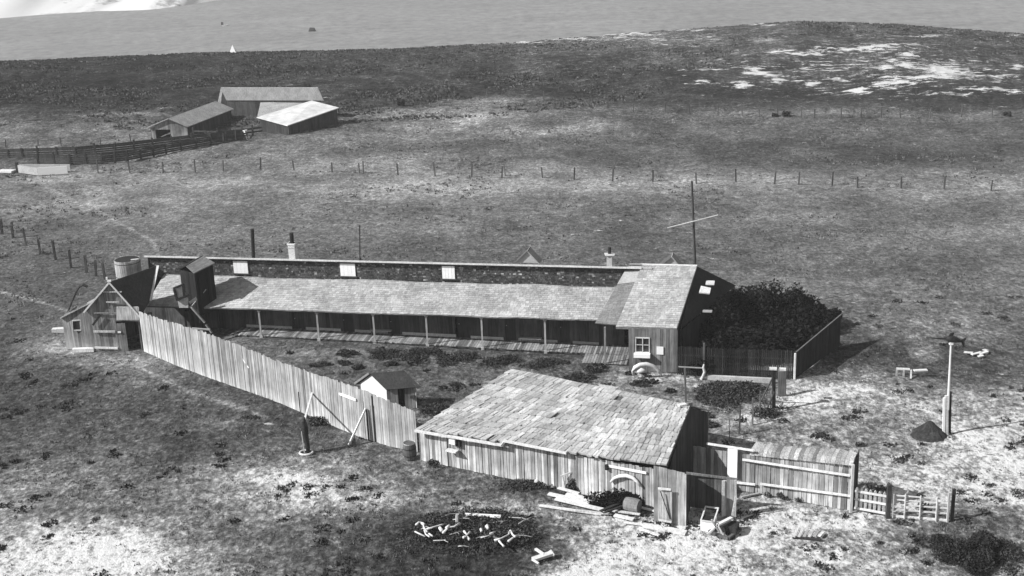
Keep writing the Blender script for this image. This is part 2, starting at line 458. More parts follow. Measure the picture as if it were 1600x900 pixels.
for nm, arr in (('soil', alb), ('sand', np.clip(sandv, 0, 1)), ('region', regv), ('mottle', mott), ('far', sm(180, 215, YY) + .22 * sm(100, 140, YY) * (1 - sm(180, 215, YY)))):
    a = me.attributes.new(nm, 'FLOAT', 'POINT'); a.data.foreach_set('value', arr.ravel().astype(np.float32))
ground = bpy.data.objects.new('ground', me); col.objects.link(ground); ground['kind'] = 'structure'
m, t, b = nodes('soil_and_dry_grass')
tc = N(t, 'ShaderNodeTexCoord').outputs['Object']
def attr(n): return N(t, 'ShaderNodeAttribute', attribute_name=n).outputs['Fac']
nA = noise_(t, mapping(t, tc, (.8, .8, 1)), 1.0, 8, .74, .3)
nB = noise_(t, mapping(t, tc, (1.0, .8, 1)), 2.6, 5, .75, .2)
nC = noise_(t, mapping(t, tc, (1, .55, 1)), 5.0, 3, .8)
nsum = math_(t, 'ADD', math_(t, 'ADD', math_(t, 'MULTIPLY', nA, 4.0), math_(t, 'MULTIPLY', nB, 5.0)), math_(t, 'MULTIPLY', nC, 3.0))
nsum = math_(t, 'SUBTRACT', nsum, 6.15)
ex = math_(t, 'POWER', 2.718, math_(t, 'MULTIPLY', nsum, math_(t, 'MULTIPLY', attr('mottle'), 1.0)))
v = math_(t, 'MULTIPLY', attr('soil'), ex)
# bare sand showing through on the far slope
hillk = math_(t, 'MULTIPLY', attr('far'), 1.0)
nS = noise_(t, mapping(t, tc, (.16, .22, .26)), 1.0, 7, .75, .6)
nS2 = noise_(t, mapping(t, tc, (.34, 1.0, .6), -.9), 1.0, 7, .8, .3)
s1 = math_(t, 'ADD', math_(t, 'MULTIPLY', attr('sand'), .25), math_(t, 'MULTIPLY', attr('region'), .165))
s1 = math_(t, 'ADD', s1, math_(t, 'ADD', math_(t, 'MULTIPLY', nS, .5), math_(t, 'MULTIPLY', nS2, 1.5)))
sf = maprange(t, s1, 1.25, 1.27, 0, 1)
v = math_(t, 'MULTIPLY', v, math_(t, 'POWER', 2.718, math_(t, 'MULTIPLY', hillk, math_(t, 'MULTIPLY', math_(t, 'SUBTRACT', nS2, .5), 4.5))))
mx = N(t, 'ShaderNodeMix'); t.links.new(sf, mx.inputs[0]); t.links.new(v, mx.inputs[2]); mx.inputs[3].default_value = .56
v = math_(t, 'MINIMUM', mx.outputs[0], .64)
cb = N(t, 'ShaderNodeCombineColor')
for i in range(3): t.links.new(v, cb.inputs[i])
t.links.new(cb.outputs[0], b.inputs['Base Color']); b.inputs['Roughness'].default_value = 1; b.inputs['Specular IOR Level'].default_value = .05
bp = N(t, 'ShaderNodeBump'); bp.inputs['Strength'].default_value = .9; bp.inputs['Distance'].default_value = .16
t.links.new(math_(t, 'ADD', nB, nA), bp.inputs['Height']); t.links.new(bp.outputs[0], b.inputs['Normal'])
me.materials.append(m)

# sea
mb = MB(); mb.face([(-14000, 240, SEA_Z), (14000, 240, SEA_Z), (14000, 13000, SEA_Z), (-14000, 13000, SEA_Z)])
m, t, b = nodes('grey_sea')
tc = N(t, 'ShaderNodeTexCoord').outputs['Object']
n1 = noise_(t, mapping(t, tc, (.012, .02, 1)), 1, 6, .6); n2 = noise_(t, mapping(t, tc, (.16, .12, 1)), 1, 8, .8)
v = math_(t, 'MULTIPLY', maprange(t, n1, .3, .7, .84, 1.2), maprange(t, n2, .3, .7, .5, 1.5))
v = math_(t, 'MULTIPLY', v, .185)
cb = N(t, 'ShaderNodeCombineColor')
for i in range(3): t.links.new(v, cb.inputs[i])
t.links.new(cb.outputs[0], b.inputs['Base Color']); b.inputs['Roughness'].default_value = .75; b.inputs['Specular IOR Level'].default_value = .3
bp = N(t, 'ShaderNodeBump'); bp.inputs['Strength'].default_value = .4; bp.inputs['Distance'].default_value = .8
t.links.new(n2, bp.inputs['Height']); t.links.new(bp.outputs[0], b.inputs['Normal'])
mb.build('water', m, kind='structure')

# pale sand dunes beyond the bay (upper left)
shore = [(-900, 95), (-500, 62), (-200, 42), (0, 29), (90, 22), (150, 19), (230, 16), (275, 11), (320, 3), (420, -14), (600, -45)]
vs = []; fs = []; NS, NT = 90, 26
shp = np.array([W(a, b_, SEA_Z)[:2] for a, b_ in shore])
su = np.linspace(0, 1, len(shore))
for i in range(NS):
    q = i / (NS - 1); sx = np.interp(q, su, shp[:, 0]); sy = np.interp(q, su, shp[:, 1])
    for j in range(NT):
        r = j / (NT - 1); d = r * 900
        n_ = noise.fractal(V(sx * .012, (sy + d) * .012, 0), .8, 2.1, 5)
        h = 34 * (1 - math.exp(-d / 160)) * (1 + .5 * n_) + (n_ * 5 if j else 0)
        vs.append((sx + n_ * 8 * (j == 0), sy + d, SEA_Z - .5 + h))
for i in range(NS - 1):
    for j in range(NT - 1):
        a = i * NT + j; fs.append((a, a + NT, a + NT + 1, a + 1))
me = bpy.data.meshes.new('dunes'); me.from_pydata(vs, [], fs); me.polygons.foreach_set('use_smooth', [True] * len(fs))
m, t, b = nodes('dune_sand'); tc = N(t, 'ShaderNodeTexCoord').outputs['Object']
n1 = noise_(t, mapping(t, tc, (.02, .02, .05)), 1, 6, .7)
v = maprange(t, n1, .56, .66, .62, .12)
cb = N(t, 'ShaderNodeCombineColor')
for i in range(3): t.links.new(v, cb.inputs[i])
t.links.new(cb.outputs[0], b.inputs['Base Color']); b.inputs['Roughness'].default_value = 1
me.materials.append(m)
o = bpy.data.objects.new('dunes', me); col.objects.link(o); o['kind'] = 'structure'

# tufts of dry grass and dark low growth all over the near ground
def scatter(name, n, mt, dens, size, hgt, blades, label, kindname):
    mb = MB(); c = 0; tries = 0
    while c < n and tries < n * 12:
        tries += 1
        px, py = U(-80, 1680), U(455, 985)
        p = G(px, py) if False else W(px, py, -.3)
        if U(0, 1) > dens(px, py, p): continue
        if inside_building(p.x, p.y): continue
        c += 1; p.z = gz(p.x, p.y) + noise.noise(V(p.x * .35, p.y * .35, 0)) * .10 - .04
        s = size * U(.5, 1.6); tn = U(.5, 1.6)
        for k in range(blades):
            a = U(0, 6.283); r = s * U(0, 1)
            q = p + V(math.cos(a) * r, math.sin(a) * r, 0); b_ = U(0, 6.283); ww = s * U(.12, .3)
            h = hgt * U(.4, 1.3)
            mb.face([q + V(math.cos(b_) * ww, math.sin(b_) * ww, -.03), q - V(math.cos(b_) * ww, math.sin(b_) * ww, .03),
                     q + V(U(-.5, .5) * h, U(-.5, .5) * h, h)], tn)
    return mb.build(name, mt, kind='stuff', label=label, cat=kindname)
def in_poly(x, y, P):
    r = False; j = len(P) - 1
    for i in range(len(P)):
        if (P[i][1] > y) != (P[j][1] > y) and x < (P[j][0] - P[i][0]) * (y - P[i][1]) / (P[j][1] - P[i][1]) + P[i][0]: r = not r
        j = i
    return r
KEEP = []
def inside_building(x, y): return any(in_poly(x, y, P) for P in KEEP)

# ================================================================== LONG RANCH HOUSE
AX = R_(-12)
hu = V(math.cos(AX), math.sin(AX), 0); hv = V(-math.sin(AX), math.cos(AX), 0)
O = W(350, 432, 3.9); O.z = 0
def H(s, t, z): return O + hu * s + hv * t + V(0, 0, z)
def st(p):
    d = V(p.x - O.x, p.y - O.y, 0); return d.dot(hu), d.dot(hv)
S0 = st(W(243, 391, 5.6))[0]; S1 = st(W(1005, 411, 5.6))[0]; SW = st(W(1090, 413, 5.6))[0]
SG = st(W(1057, 575, 0))[0]
print('house S0 %.2f S1 %.2f SW %.2f' % (S0, S1, SW), 'wing front', [tuple(round(q, 2) for q in st(G(*p))) for p in ((983, 578), (1057, 584))])
print('eaves t', st(W(320, 480, 2.5)), st(W(935, 497, 2.5)), 'wing eave', st(W(963, 509, 2.9)), st(W(1057, 514, 2.9)))
house = thing('ranch_house', 'long low shingled ranch house with verandah across its whole front', 'house', H(15, 0, -.3))
TW = -1.75        # lower wall
TE = -3.85        # verandah eave
RZ = 5.62
# lower wall of boards with real openings for the doors
doors_px = [(455, 18), (535, 16), (612, 14), (722, 16), (798, 14), (884, 30)]
holes = []
for dpx, dw in doors_px:
    s_ = st(W(dpx, 525, .2))[0] - S0
    holes.append((s_ - .5, s_ + .5, -1, 2.15))
mb = MB(); mb.planks([(H(S0, TW, -.1), 3.1), (H(S1 - 1.2, TW, -.45), 3.1)], .28, .04, .6, .3, holes=holes)
mb.build('lower_wall', M_housew, house)
for h in holes:
    mb = MB(); s_ = (h[0] + h[1]) / 2 + S0
    mb.beam(H(s_, TW + .18, -.4), H(s_, TW + .18, 2.1), 1.0, .05, .8, up=hv)
    d = mb.build('door', M_darkw, house)
    mb = MB(); mb.beam(H(s_ - .35, TW + .12, 1.0), H(s_ - .35, TW + .09, 1.0), .06, .06); mb.build('handle', M_trim, house).parent = d
for a, c_ in ((495, 20), (560, 26), (640, 30), (690, 18), (752, 26), (825, 26)):
    pass
# pale strip along the foot of the wall
segs = [S0 + 6.5] ; 
cuts = sorted([(h[0] + S0 - .1, h[1] + S0 + .1) for h in holes])
mb = MB(); q = S0 + 9
for a, b_ in cuts + [(S1 - 3.2, S1)]:
    if a > q + .3:
        za = gz(*H(q, TW, 0)[:2]) + .05
        mb.beam(H(q, TW - .06, za + .22), H(a, TW - .06, za + .17), .05, .26, U(.7, 1.1))
    q = max(q, b_)
mb.build('wall_foot_strip', M_trim, house)
# verandah floor of boards running out from the wall
mb = MB(); q = S0 + 8.5
while q < S1 - .2:
    g = gz(*H(q, TE + .4, 0)[:2])
    mb.beam(H(q, TW, g + .16 + U(-.01, .01)), H(q, TE + U(.12, .3), g + .15), .17, .05, U(.45, 1.5))
    q += .2
mb.build('verandah_floor', M_floor, house)
mb = MB()
g0 = gz(*H(S0 + 9, TE, 0)[:2]); g1 = gz(*H(S1, TE, 0)[:2])
mb.beam(H(S0 + 9, TE + .3, g0 + .05), H(S1 - .3, TE + .3, g1 + .03), .06, .16); mb.build('floor_edge', M_darkw, house)
# verandah roof
VS0 = S0 + 1.3
mb = MB(); mb.deck(H(VS0, TE, 2.455), H(S1 - .8, TE, 2.455), H(S1 - .8, .12, 3.915), H(VS0, .12, 3.915), .07, 1, nu=90, nv=8, sag=.12)
rf = mb.build('verandah_roof', M_shing, house)
mb = MB(); mb.shingles(H(VS0, TE, 2.48), H(S1 - .8, TE, 2.48), H(S1 - .8, .08, 3.94), H(VS0, .08, 3.94), .24, .26, .02, 1.05, .22, patch=.3, sag=.12, rough=.006)
mb.build('roof_shingles', M_shing, house).parent = rf
mb = MB(); mb.beam(H(VS0, TE + .25, 2.36), H(S1 - .8, TE + .25, 2.36), .12, .14); mb.build('eave_beam', M_darkw, house)
# posts of the verandah
for px, py in ((403, 532), (492, 538), (580, 543), (665, 545), (752, 549), (850, 556)):
    s_ = st(G(px, py))[0]; g = gz(*H(s_, TE + .28, 0)[:2])
    mb = MB(); a, b_ = H(s_, TE + .28, g - .05), H(s_, TE + .28, 2.32)
    mb.beam(a, b_, .13, .13); mb.beam(b_ - V(0, 0, .12), b_, .26, .16)
    mb.beam(a, a + V(0, 0, .22), .24, .22, 1.15)
    mb.build('verandah_post', M_post, house)
# upper shingled wall
mb = MB(); mb.slab([H(S0 + .15, 0, 3.7), H(S1, 0, 3.7), H(S1, 0, RZ - .1), H(S0 + .15, 0, RZ - .1)], .12)
uw = mb.build('upper_wall', M_shingd, house)
mb = MB(); mb.shingles(H(S0 + .15, -.01, 3.75), H(S1, -.01, 3.75), H(S1, -.01, RZ - .12), H(S0 + .15, -.01, RZ - .12), .13, .17, .02, .9, .5, jit=.5)
for i in range(len(mb.t)):
    if (i // 6) % 13 == 0 or U(0, 1) > 1.0: pass
k = 0
while k < len(mb.t):
    if U(0, 1) < .10:
        f = U(1.8, 4.5)
        for j in range(6): mb.t[k + j] *= f
    k += 6
mb.build('wall_shingles', M_shingd, house).parent = uw
for (a, b_, c_, d_) in ((368, 402, 391, 427), (536, 406, 560, 428), (693, 412, 713, 433)):
    sa = st(W(a, (b_ + d_) / 2, 4.8))[0]; sb = st(W(c_, (b_ + d_) / 2, 4.8))[0]
    mb = MB(); n_ = 4
    for i in range(n_):
        q0 = sa + (sb - sa) * i / n_; q1 = sa + (sb - sa) * (i + 1) / n_ - .012
        mb.hexa([H(q0, -.12, 4.25), H(q1, -.12, 4.25), H(q1, -.05, 4.25), H(q0, -.05, 4.25)], [H(q0, -.12, 5.3), H(q1, -.12, 5.3), H(q1, -.05, 5.3), H(q0, -.05, 5.3)], U(.95, 1.05))
    w_ = mb.build('window_shutter', M_white, house)
    mb = MB(); mb.beam(H(sa - .12, -.12, 4.2), H(sb + .12, -.12, 4.2), .12, .06)
    mb.build('window_sill', M_darkw, house).parent = w_
# main roof behind the upper wall, ridge trim
mb = MB(); mb.slab([H(S0 - .1, -.28, RZ - .02), H(SW - 3.4, -.28, RZ - .02), H(SW - 3.4, 5.2, 3.7), H(S0 - .1, 5.2, 3.7)], .1); mb.build('main_roof', M_shing, house)
mb = MB(); mb.beam(H(S0 - .15, -.33, RZ - .03), H(S1, -.33, RZ - .03), .06, .13, 1.1); mb.build('ridge_board', M_trim, house)
mb = MB(); mb.planks([(H(S0, 5, -.2), 3.7), (H(SW, 5, -.5), 3.7)], .28, .04); mb.build('back_wall', M_housew, house)
mb = MB(); mb.planks([(H(S0, 5.0, -.1), 3.7), (H(S0, -.1, -.1), RZ - .2)], .28, .04)
mb.planks([(H(S0, 0, -.1), 3.9), (H(S0, TW, -.1), 3.1)], .28, .04); mb.build('end_wall', M_housew, house)
# ---- projecting room at the right
gw = gz(*H(SW, -6, 0)[:2])
P0 = G(983, 578); P1 = G(1058, 584)
sf0, tf0 = st(P0); sf1, tf1 = st(P1)
tf = (tf0 + tf1) / 2 + .05
ZE = 2.9
hole = [(.55, 1.5, gw + 1.55, gw + 2.6)]
mb = MB(); mb.planks([(H(sf0, tf, gw), ZE - .05), (H(sf1, tf, gw), ZE - .05)], .26, .05, 1.2, .3, holes=hole); mb.build('wing_front_wall', M_housew, house)
mb = MB()
def fr(s_, z): return H(sf0 + s_, tf - .04, gw + z)
mb.beam(fr(.5, 1.5), fr(1.55, 1.5), .12, .1, 1.1); mb.beam(fr(.5, 2.65), fr(1.55, 2.65), .07, .08)
for x in (.52, 1.03, 1.53): mb.beam(fr(x, 1.5), fr(x, 2.65), .06, .06, up=hv)
mb.beam(fr(.5, 2.1), fr(1.55, 2.1), .04, .04)
wf = mb.build('window', M_trim, house)
mb = MB(); mb.beam(H(sf0 + 1.02, tf + .05, gw + 1.5), H(sf0 + 1.02, tf + .05, gw + 2.62), 1.0, .02, up=hv); mb.build('pane', M_glass, house).parent = wf
mb = MB(); mb.box(H(sf0 + 1.0, tf - .28, gw + 1.22), 1.2, .36, .28, 1, AX); mb.build('window_box', M_white, house).parent = wf
mb = MB(); mb.beam(fr(2.3, 1.4), fr(2.3, 2.0), .5, .05, up=hv); mb.build('notice_board', M_white, house)
mb = MB(); mb.planks([(H(sf0, -1.7, gw), 4.2), (H(sf0, tf, gw), ZE)], .28, .05); mb.build('wing_left_wall', M_housew, house)
# gable end, its shade put into the darker boards
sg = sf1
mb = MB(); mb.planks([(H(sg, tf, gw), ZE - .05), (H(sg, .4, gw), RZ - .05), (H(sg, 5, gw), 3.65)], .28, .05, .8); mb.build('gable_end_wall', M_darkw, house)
ov = .25
pkp = H(SW, .3, RZ + .02); e_f = W(1063, 514, 2.8); e_b = W(1150, 446, 3.1)
mb = MB(); mb.slab([e_f, e_b, pkp], .07, .5); mb.build('side_roof', M_roofd, house)  # slope turned from the sun, its shade put into the dark colour
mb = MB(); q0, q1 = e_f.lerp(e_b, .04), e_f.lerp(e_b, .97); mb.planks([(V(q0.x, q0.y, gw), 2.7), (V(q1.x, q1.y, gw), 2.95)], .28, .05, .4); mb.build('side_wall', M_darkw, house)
te = st(W(1057, 514, ZE))[1]
se0 = st(W(963, 509, ZE))[0]; se1 = st(W(1057, 514, ZE))[0]
sr0 = S1; sr1 = max(SW, sg + .15)
print('wing te %.2f se %.2f %.2f sf %.2f %.2f tf %.2f sr %.2f' % (te, se0, se1, sf0, sf1, tf, sr1))
a, b_, c_, d_ = H(se0, te, ZE), H(se1 + .02, te, ZE), H(SW, .3, RZ + .06), H(S1, .3, RZ + .06)
mb = MB(); mb.deck(a, b_, c_, d_, .08, 1, nu=14, nv=14, sag=.08); wr = mb.build('wing_roof', M_shing, house)
mb = MB(); up_ = V(0, 0, .012); mb.shingles(a + up_, b_ + up_, c_ + up_, d_ + up_, .24, .26, .02, 1.06, .22, patch=.25, sag=.08, rough=.006); mb.build('roof_shingles', M_shing, house).parent = wr
mb = MB(); mb.slab([H(SW, .3, RZ + .05), H(S1 - 1, .3, RZ + .05), H(S1 - 1, 5.3, 3.6), H(SW, 5.3, 3.6)][::-1], -.08) ; mb.build('wing_back_roof', M_shing, house)
mb = MB(); mb.beam(b_ + V(0, 0, -.06), a + V(0, 0, -.06), .06, .16, .3); mb.build('eave_board', M_trim, house)
mb = MB(); mb.beam(d_ + V(0, 0, .03), c_ + V(0, 0, .03), .16, .07, 1.3); mb.build('ridge_board', M_trim, house)
mb = MB(); mb.beam(b_ + V(0, 0, -.05), c_ + V(0, 0, -.05), .05, .18, .25); mb.build('barge_board', M_trim, house)
# lower corner roof between verandah and projecting room
a1, b1 = W(930, 505, 2.62), W(968, 508, 2.72)
c1, d1 = W(1004, 412, RZ + .02), W(980, 418, 5.4)
mid0 = W(966, 443, 4.6)
q0, q1 = a1.lerp(d1, .68), b1.lerp(c1, .68)
mb = MB(); mb.slab([a1, b1, q1, q0], .06, .55); cr_ = mb.build('corner_roof', M_shing, house)
mb = MB(); mb.slab([q0 + V(0, 0, .06), q1 + V(0, 0, .06), c1 + V(0, 0, .06), d1 + V(0, 0, .06)], .06, 1.0); mb.build('corner_roof', M_shing, house)
mb = MB(); mb.shingles(a1 + up_, b1 + up_, q1 + up_, q0 + up_, .2, .3, .014, .55, .15); mb.build('roof_shingles', M_shing, house).parent = cr_
pb = G(946, 570); mb = MB(); mb.beam(pb, V(pb.x, pb.y, 2.55), .13, .13, .6); mb.build('verandah_post', M_post, house)
mb = MB()
q = 0
while q < 3.4:
    p = H(S1 - 3.9 + q, TE + .2, gw + .14); mb.beam(p, p - hv * 1.9 , .17, .05, U(.45, 1.3)); q += .2
mb.build('verandah_floor', M_floor, house)
# two little gabled roofs showing behind the ridge
def rear_gable(pk, l, r, nm='rear_gable'):
    Yd = H(0, 2.2, 0).y
    def Y(px): 
        s_ = st(W(px, 400, RZ))[0]; return H(s_, 1.6, 0).y
    P = D(pk[0], pk[1], Y(pk[0])); L = D(l[0], l[1] + 8, Y(l[0])); Rr = D(r[0], r[1] + 8, Y(r[0]))
    bk = hv * 1.2
    mb = MB(); mb.slab([L, P, P + bk, L + bk], .08, .25); mb.slab([P, Rr, Rr + bk, P + bk], .08, .8)
    g = mb.build(nm + '_roof', M_shing, house)
    mb = MB(); mb.slab([L + hv * .15, Rr + hv * .15, P + hv * .15 - V(0, 0, .06)], .05, 1.0)
    mb.build('gable_board', M_shing, house).parent = g
rear_gable((824, 392), (804, 403), (843, 404)); rear_gable((1050, 401), (1026, 412), (1066, 412))
# chimneys and pipes
def at_ridge(px, py, t_=.9):
    s_ = st(W(px, py, RZ))[0]; p = H(s_, t_, RZ - .4); return p
p = at_ridge(460, 397); tz = D(460, 379, p.y).z
mb = MB(); mb.box(p - V(0, 0, .3), .55, .55, tz - p.z + .3, 1, AX); mb.box(V(p.x, p.y, tz - .14), .66, .66, .14, 1.1, AX); mb.box(V(p.x, p.y, tz - .42), .6, .6, .09, .7, AX)
ch = mb.build('chimney', M_brick, house)
mb = MB(); mb.tube([V(p.x, p.y, tz), V(p.x + .02, p.y, D(459, 364, p.y).z)], .17, 10); mb.build('stovepipe', M_metal, house).parent = ch
p = at_ridge(955, 404); tz = D(955, 398, p.y).z
mb = MB(); mb.box(p - V(0, 0, .3), .42, .42, tz - p.z + .3, .6, AX); mb.hexa([V(p.x + i, p.y + j, tz) for i, j in ((-.34, -.3), (.34, -.3), (.34, .3), (-.34, .3))], [V(p.x + i, p.y + j, tz + .1) for i, j in ((-.4, -.25), (.4, -.25), (.4, .25), (-.4, .25))], .8)
ch = mb.build('chimney', M_brick, house)
mb = MB(); mb.tube([V(p.x, p.y, tz), V(p.x, p.y, D(955, 386, p.y).z)], .13, 10); mb.build('stovepipe', M_metal, house).parent = ch
p = at_ridge(397, 396); mb = MB(); mb.tube([p, D(394, 358, p.y)], .15, 10); mb.build('stovepipe', M_metal, house)
p = at_ridge(565, 398); mb = MB(); mb.tube([p, D(562, 352, p.y)], .045, 6); mb.build('roof_rod', M_metal, house)
# small pale hood and ledge catching the sun on the shaded gable end
p = D(1100, 452, H(sg, -2.2, 0).y - .1)
mb = MB(); mb.slab([p + hu * -.35 - hv * .45 - V(0, 0, .1), p + hu * .45 - hv * .35 - V(0, 0, .2), p + hu * .5 + hv * .4 + V(0, 0, .0), p - hu * .25 + hv * .4 + V(0, 0, .15)], .1, 1.2)
mb.build('gable_hood', M_trim, house)
p = D(1105, 441, H(sg, -.8, 0).y)
mb = MB(); mb.slab([p + hu * -.1 - hv * .45, p + hu * .55 - hv * .45, p + hu * .55 + hv * .45, p - hu * .1 + hv * .45], .08, 1.0); mb.build('gable_hood', M_trim, house)
p = D(1098, 486, H(sg, -3.5, 0).y)
mb = MB(); mb.beam(p, p + hu * .7, .5, .05, .5); mb.build('gable_ledge', M_trim, house)
mb = MB(); mb.tube([H(sg + .12, -4.5, gw), H(sg + .12, -4.5, 3.4)], .06, 6, .6); mb.build('downpipe', M_post, house)
KEEP.append([tuple(H(S0, TE, 0)[:2]), tuple(H(S1 - 4, TE, 0)[:2]), tuple(H(S1 - 4, TE - 2, 0)[:2]), tuple(H(sf0, tf, 0)[:2]), tuple(H(sf1, tf, 0)[:2]), tuple(H(SW, 5, 0)[:2]), tuple(H(S0, 5, 0)[:2])])

# tall mast with a slanting yard behind the roof
Yd = H(SW - 1, 5.8, 0).y
mp = D(1086, 412, Yd); mt_ = D(1081, 283, Yd)
dd = (mt_ - mp).normalized(); base = mp - dd * ((mp.z - gz(mp.x, mp.y)) / dd.z)
mast = thing('flag_mast', 'tall thin mast with a slanting yard rising behind the projecting room', 'mast', base)
mb = MB(); mb.tube([base, mt_], [.13, .08], 8, .5); mb.build('pole', M_pole, mast)
mb = MB(); ya, yb = D(1043, 356, Yd - .3), D(1122, 336, Yd - .1); mb.tube([ya, yb], [.035, .045], 6); mb.build('yard', M_trim, mast)
mb = MB(); mb.tube([yb, yb - V(.05, 0, 1.0)], .012, 4); mb.build('halyard', M_wire, mast)

# hooded stair tower standing in front of the verandah roof
def pt(px, py, Y): return D(px, py, Y)
Yt = H(st(W(310, 440, 3))[0], TE - .3, 0).y
tower = thing('stair_tower', 'small dark hooded lookout box with pale roof rising over the left end of the verandah', 'lookout', G(305, 520))
A, B, C_, D_ = D(291, 416, Yt + .6), D(303, 427, Yt - .8), D(336, 411, Yt + .7), D(318, 400, Yt + 2.2)
mb = MB(); mb.slab([B, C_, D_, A], .06, .45); hd = mb.build('hood_roof', M_shing, tower)
mb = MB(); mb.shingles(B + up_, C_ + up_, D_ + up_, A + up_, .16, .3, .012, .42, .2); mb.build('roof_shingles', M_shing, tower).parent = hd
L_ = D(277, 422, Yt + .6); L2 = L_ + (D_ - A)
mb = MB(); mb.slab([A, D_, L2, L_][::-1], .06, .4); mb.build('hood_roof', M_darkw, tower)
zb = 2.0
fr_ = [B + V(0, 0, -.05), C_ + V(0, 0, -.05), L2 + V(0, 0, -.05), L_ + V(0, 0, -.05)]
cx = sum((q for q in fr_), V(0, 0, 0)) / 4
fr_ = [cx + (q - cx) * .88 for q in fr_]
mb = MB()
for i, z_ in ((0, 1), (1, 2), (2, 3), (3, 0)):
    p, q = fr_[i], fr_[z_]
    mb.planks([(V(p.x, p.y, 1.9 if i != 3 else 2.2), p.z), (V(q.x, q.y, 1.9 if i != 3 else 2.2), q.z)], .2, .04, .3)
mb.build('tower_wall', M_darkw, tower)
for q in fr_:
    mb = MB(); mb.beam(V(q.x, q.y, gz(q.x, q.y)), V(q.x, q.y, 2.2), .12, .12, .6); mb.build('leg', M_darkw, tower)
mb = MB(); Yr = Yt - 1.2
for a, b_ in (((271, 451), (287, 444)), ((272, 452), (277, 469)), ((286, 445), (288, 462)), ((276, 469), (295, 461))): mb.beam(D(*a, Yr - .1), D(*b_, Yr - .1), .17, .16, .4)
mb.build('railing', M_darkw, tower)
mb = MB(); q = [D(274, 452, Yr), D(285, 447, Yr), D(294, 468, Yr), D(294, 481, Yr), D(280, 481, Yr), D(277, 468, Yr)]; mb.slab(q[::-1], .05); mb.build('pale_board', M_trim, tower)
mb = MB(); q = [D(295, 472, Yr + .3), D(306, 464, Yr + .3), D(308, 469, Yr + .3), D(297, 475, Yr + .3)]; mb.slab(q[::-1], .05); mb.build('pale_board', M_trim, tower)
mb = MB(); mb.beam(D(299, 480, Yr), D(320, 504, Yr), .22, .12, .8); mb.beam(D(322, 507, Yr - .1), D(331, 520, Yr - .2), .2, .12, .5)
mb.beam(D(300, 513, Yr - .6), D(328, 515, Yr - .6), .14, .1, 1.0); mb.beam(D(322, 452, Yt), D(300, 478, Yt - .6), .1, .06, .9); mb.build('stair_rail', M_post, tower)

# ================================================================== LEFT BARN, LEAN-TO, TANK
def TOP(px, py, P):           # height of a picture point standing straight above ground point P
    return D(px, py, P.y).z
def lerp(a, b, f): return a + (b - a) * f
bL, bR = G(146, 549), G(223, 546)
bF = (bR - bL); bF.z = 0; bLen = bF.length; bu = bF.normalized(); bv = V(-bu.y, bu.x, 0)
barn = thing('small_barn', 'small weathered gabled barn with open doorway at the left end of the board fence', 'barn', bL)
pk = D(172, 441, (bL.y + bR.y) / 2)
pkf = (pk - bL).dot(bu)
zl = D(150, 484, bL.y).z; zr = D(224, 492, bR.y).z
sR = (D(224, 492, bR.y) - bL).dot(bu)
fl = lambda s_: bL + bu * s_
mb = MB()
for a, b_, za, zb in ((0, pkf, zl, pk.z), (pkf, bLen, pk.z, zr)):
    hh = []
    if a > 0: hh = [((222 - 178 + 0) * 0 + (bLen * (188 - 146) / 77) - pkf, bLen - pkf - .1, -1, gz(bR.x, bR.y) + 2.45)]
    mb.planks([(fl(a), za - .05), (fl(b_), zb - .05)], .24, .05, 1, .3, holes=hh)
mb.build('front_wall', M_barnw, barn)
def fz(s_, z, o=-.06): p = fl(s_) - bv * -o * -1; return V(p.x, p.y, z + bL.z) + bv * o
PXs = lambda px: bLen * (px - 146) / 77
mb = MB(); q0, q1 = PXs(160), PXs(193); z0 = D(150, 468, bL.y).z
for a, b_, y0, y1, tn in ((161, 190, 456, 456, 1.5), (166, 186, 472, 472, 1.5), (182, 216, 480, 480, 1.6), (147, 186, 489, 489, .7), (146, 180, 518, 518, 2.0), (148, 184, 543, 544, 2.2), (186, 218, 500, 501, .6)):
    Pa = D(a, y0, bL.y - .12); Pb = D(b_, y1, bL.y - .16)
    mb2 = MB(); mb2.beam(Pa, Pb, (.07), .15 if tn > 1.9 else .09, tn, up=(0, 0, 1)); mb2.build('wall_batten', M_board, barn)
mb = MB(); mb.beam(D(145, 508, bL.y - .15), D(157, 492, bL.y - .15), .07, .16, .4); mb.build('diagonal_brace', M_darkw, barn)
mb = MB(); mb.hexa([V(*(D(182, 500, bL.y - .2))), D(217, 500, bL.y - .2), D(217, 500, bL.y - .14), D(182, 500, bL.y - .14)],
                   [V(*(D(182, 481, bL.y - .2))), D(217, 480, bL.y - .2), D(217, 480, bL.y - .14), D(182, 481, bL.y - .14)], 1.5); mb.build('hatch', M_board, barn)
gb = gz(bL.x, bL.y)
mb = MB(); mb.planks([(D(184, 548, bL.y - .1), gb + 2.3), (D(201, 548, bL.y - .1), gb + 2.3)], .2, .05, .9, .3); dr = mb.build('door', M_barnw, barn)
mb = MB(); mb.beam(D(184, 519, bL.y - .16), D(189, 519, bL.y - .16), .05, .12, 1.6); mb.build('latch', M_trim, barn).parent = dr
bk = D(244, 409, (bL.y + bR.y) / 2 + 3.8)
rv = (bk - pk); rv = V(rv.x, rv.y, 0)
eL = V(fl(0).x, fl(0).y, zl) - bu * .25; eR = V(fl(bLen).x, fl(bLen).y, zr) + bu * .2
eL.z -= .12; eR.z -= .1
P_ = V(fl(pkf).x, fl(pkf).y, pk.z + .04); fwd = bv * -.2
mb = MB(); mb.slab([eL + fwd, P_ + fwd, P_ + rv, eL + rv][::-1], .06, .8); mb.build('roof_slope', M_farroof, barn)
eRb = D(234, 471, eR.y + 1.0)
mb = MB(); mb.slab([P_ + fwd, eR + fwd, eRb, P_ + rv][::-1], .06, .8); mb.build('roof_slope', M_roofd, barn)  # right slope coloured dark for its shade, left slope stays pale
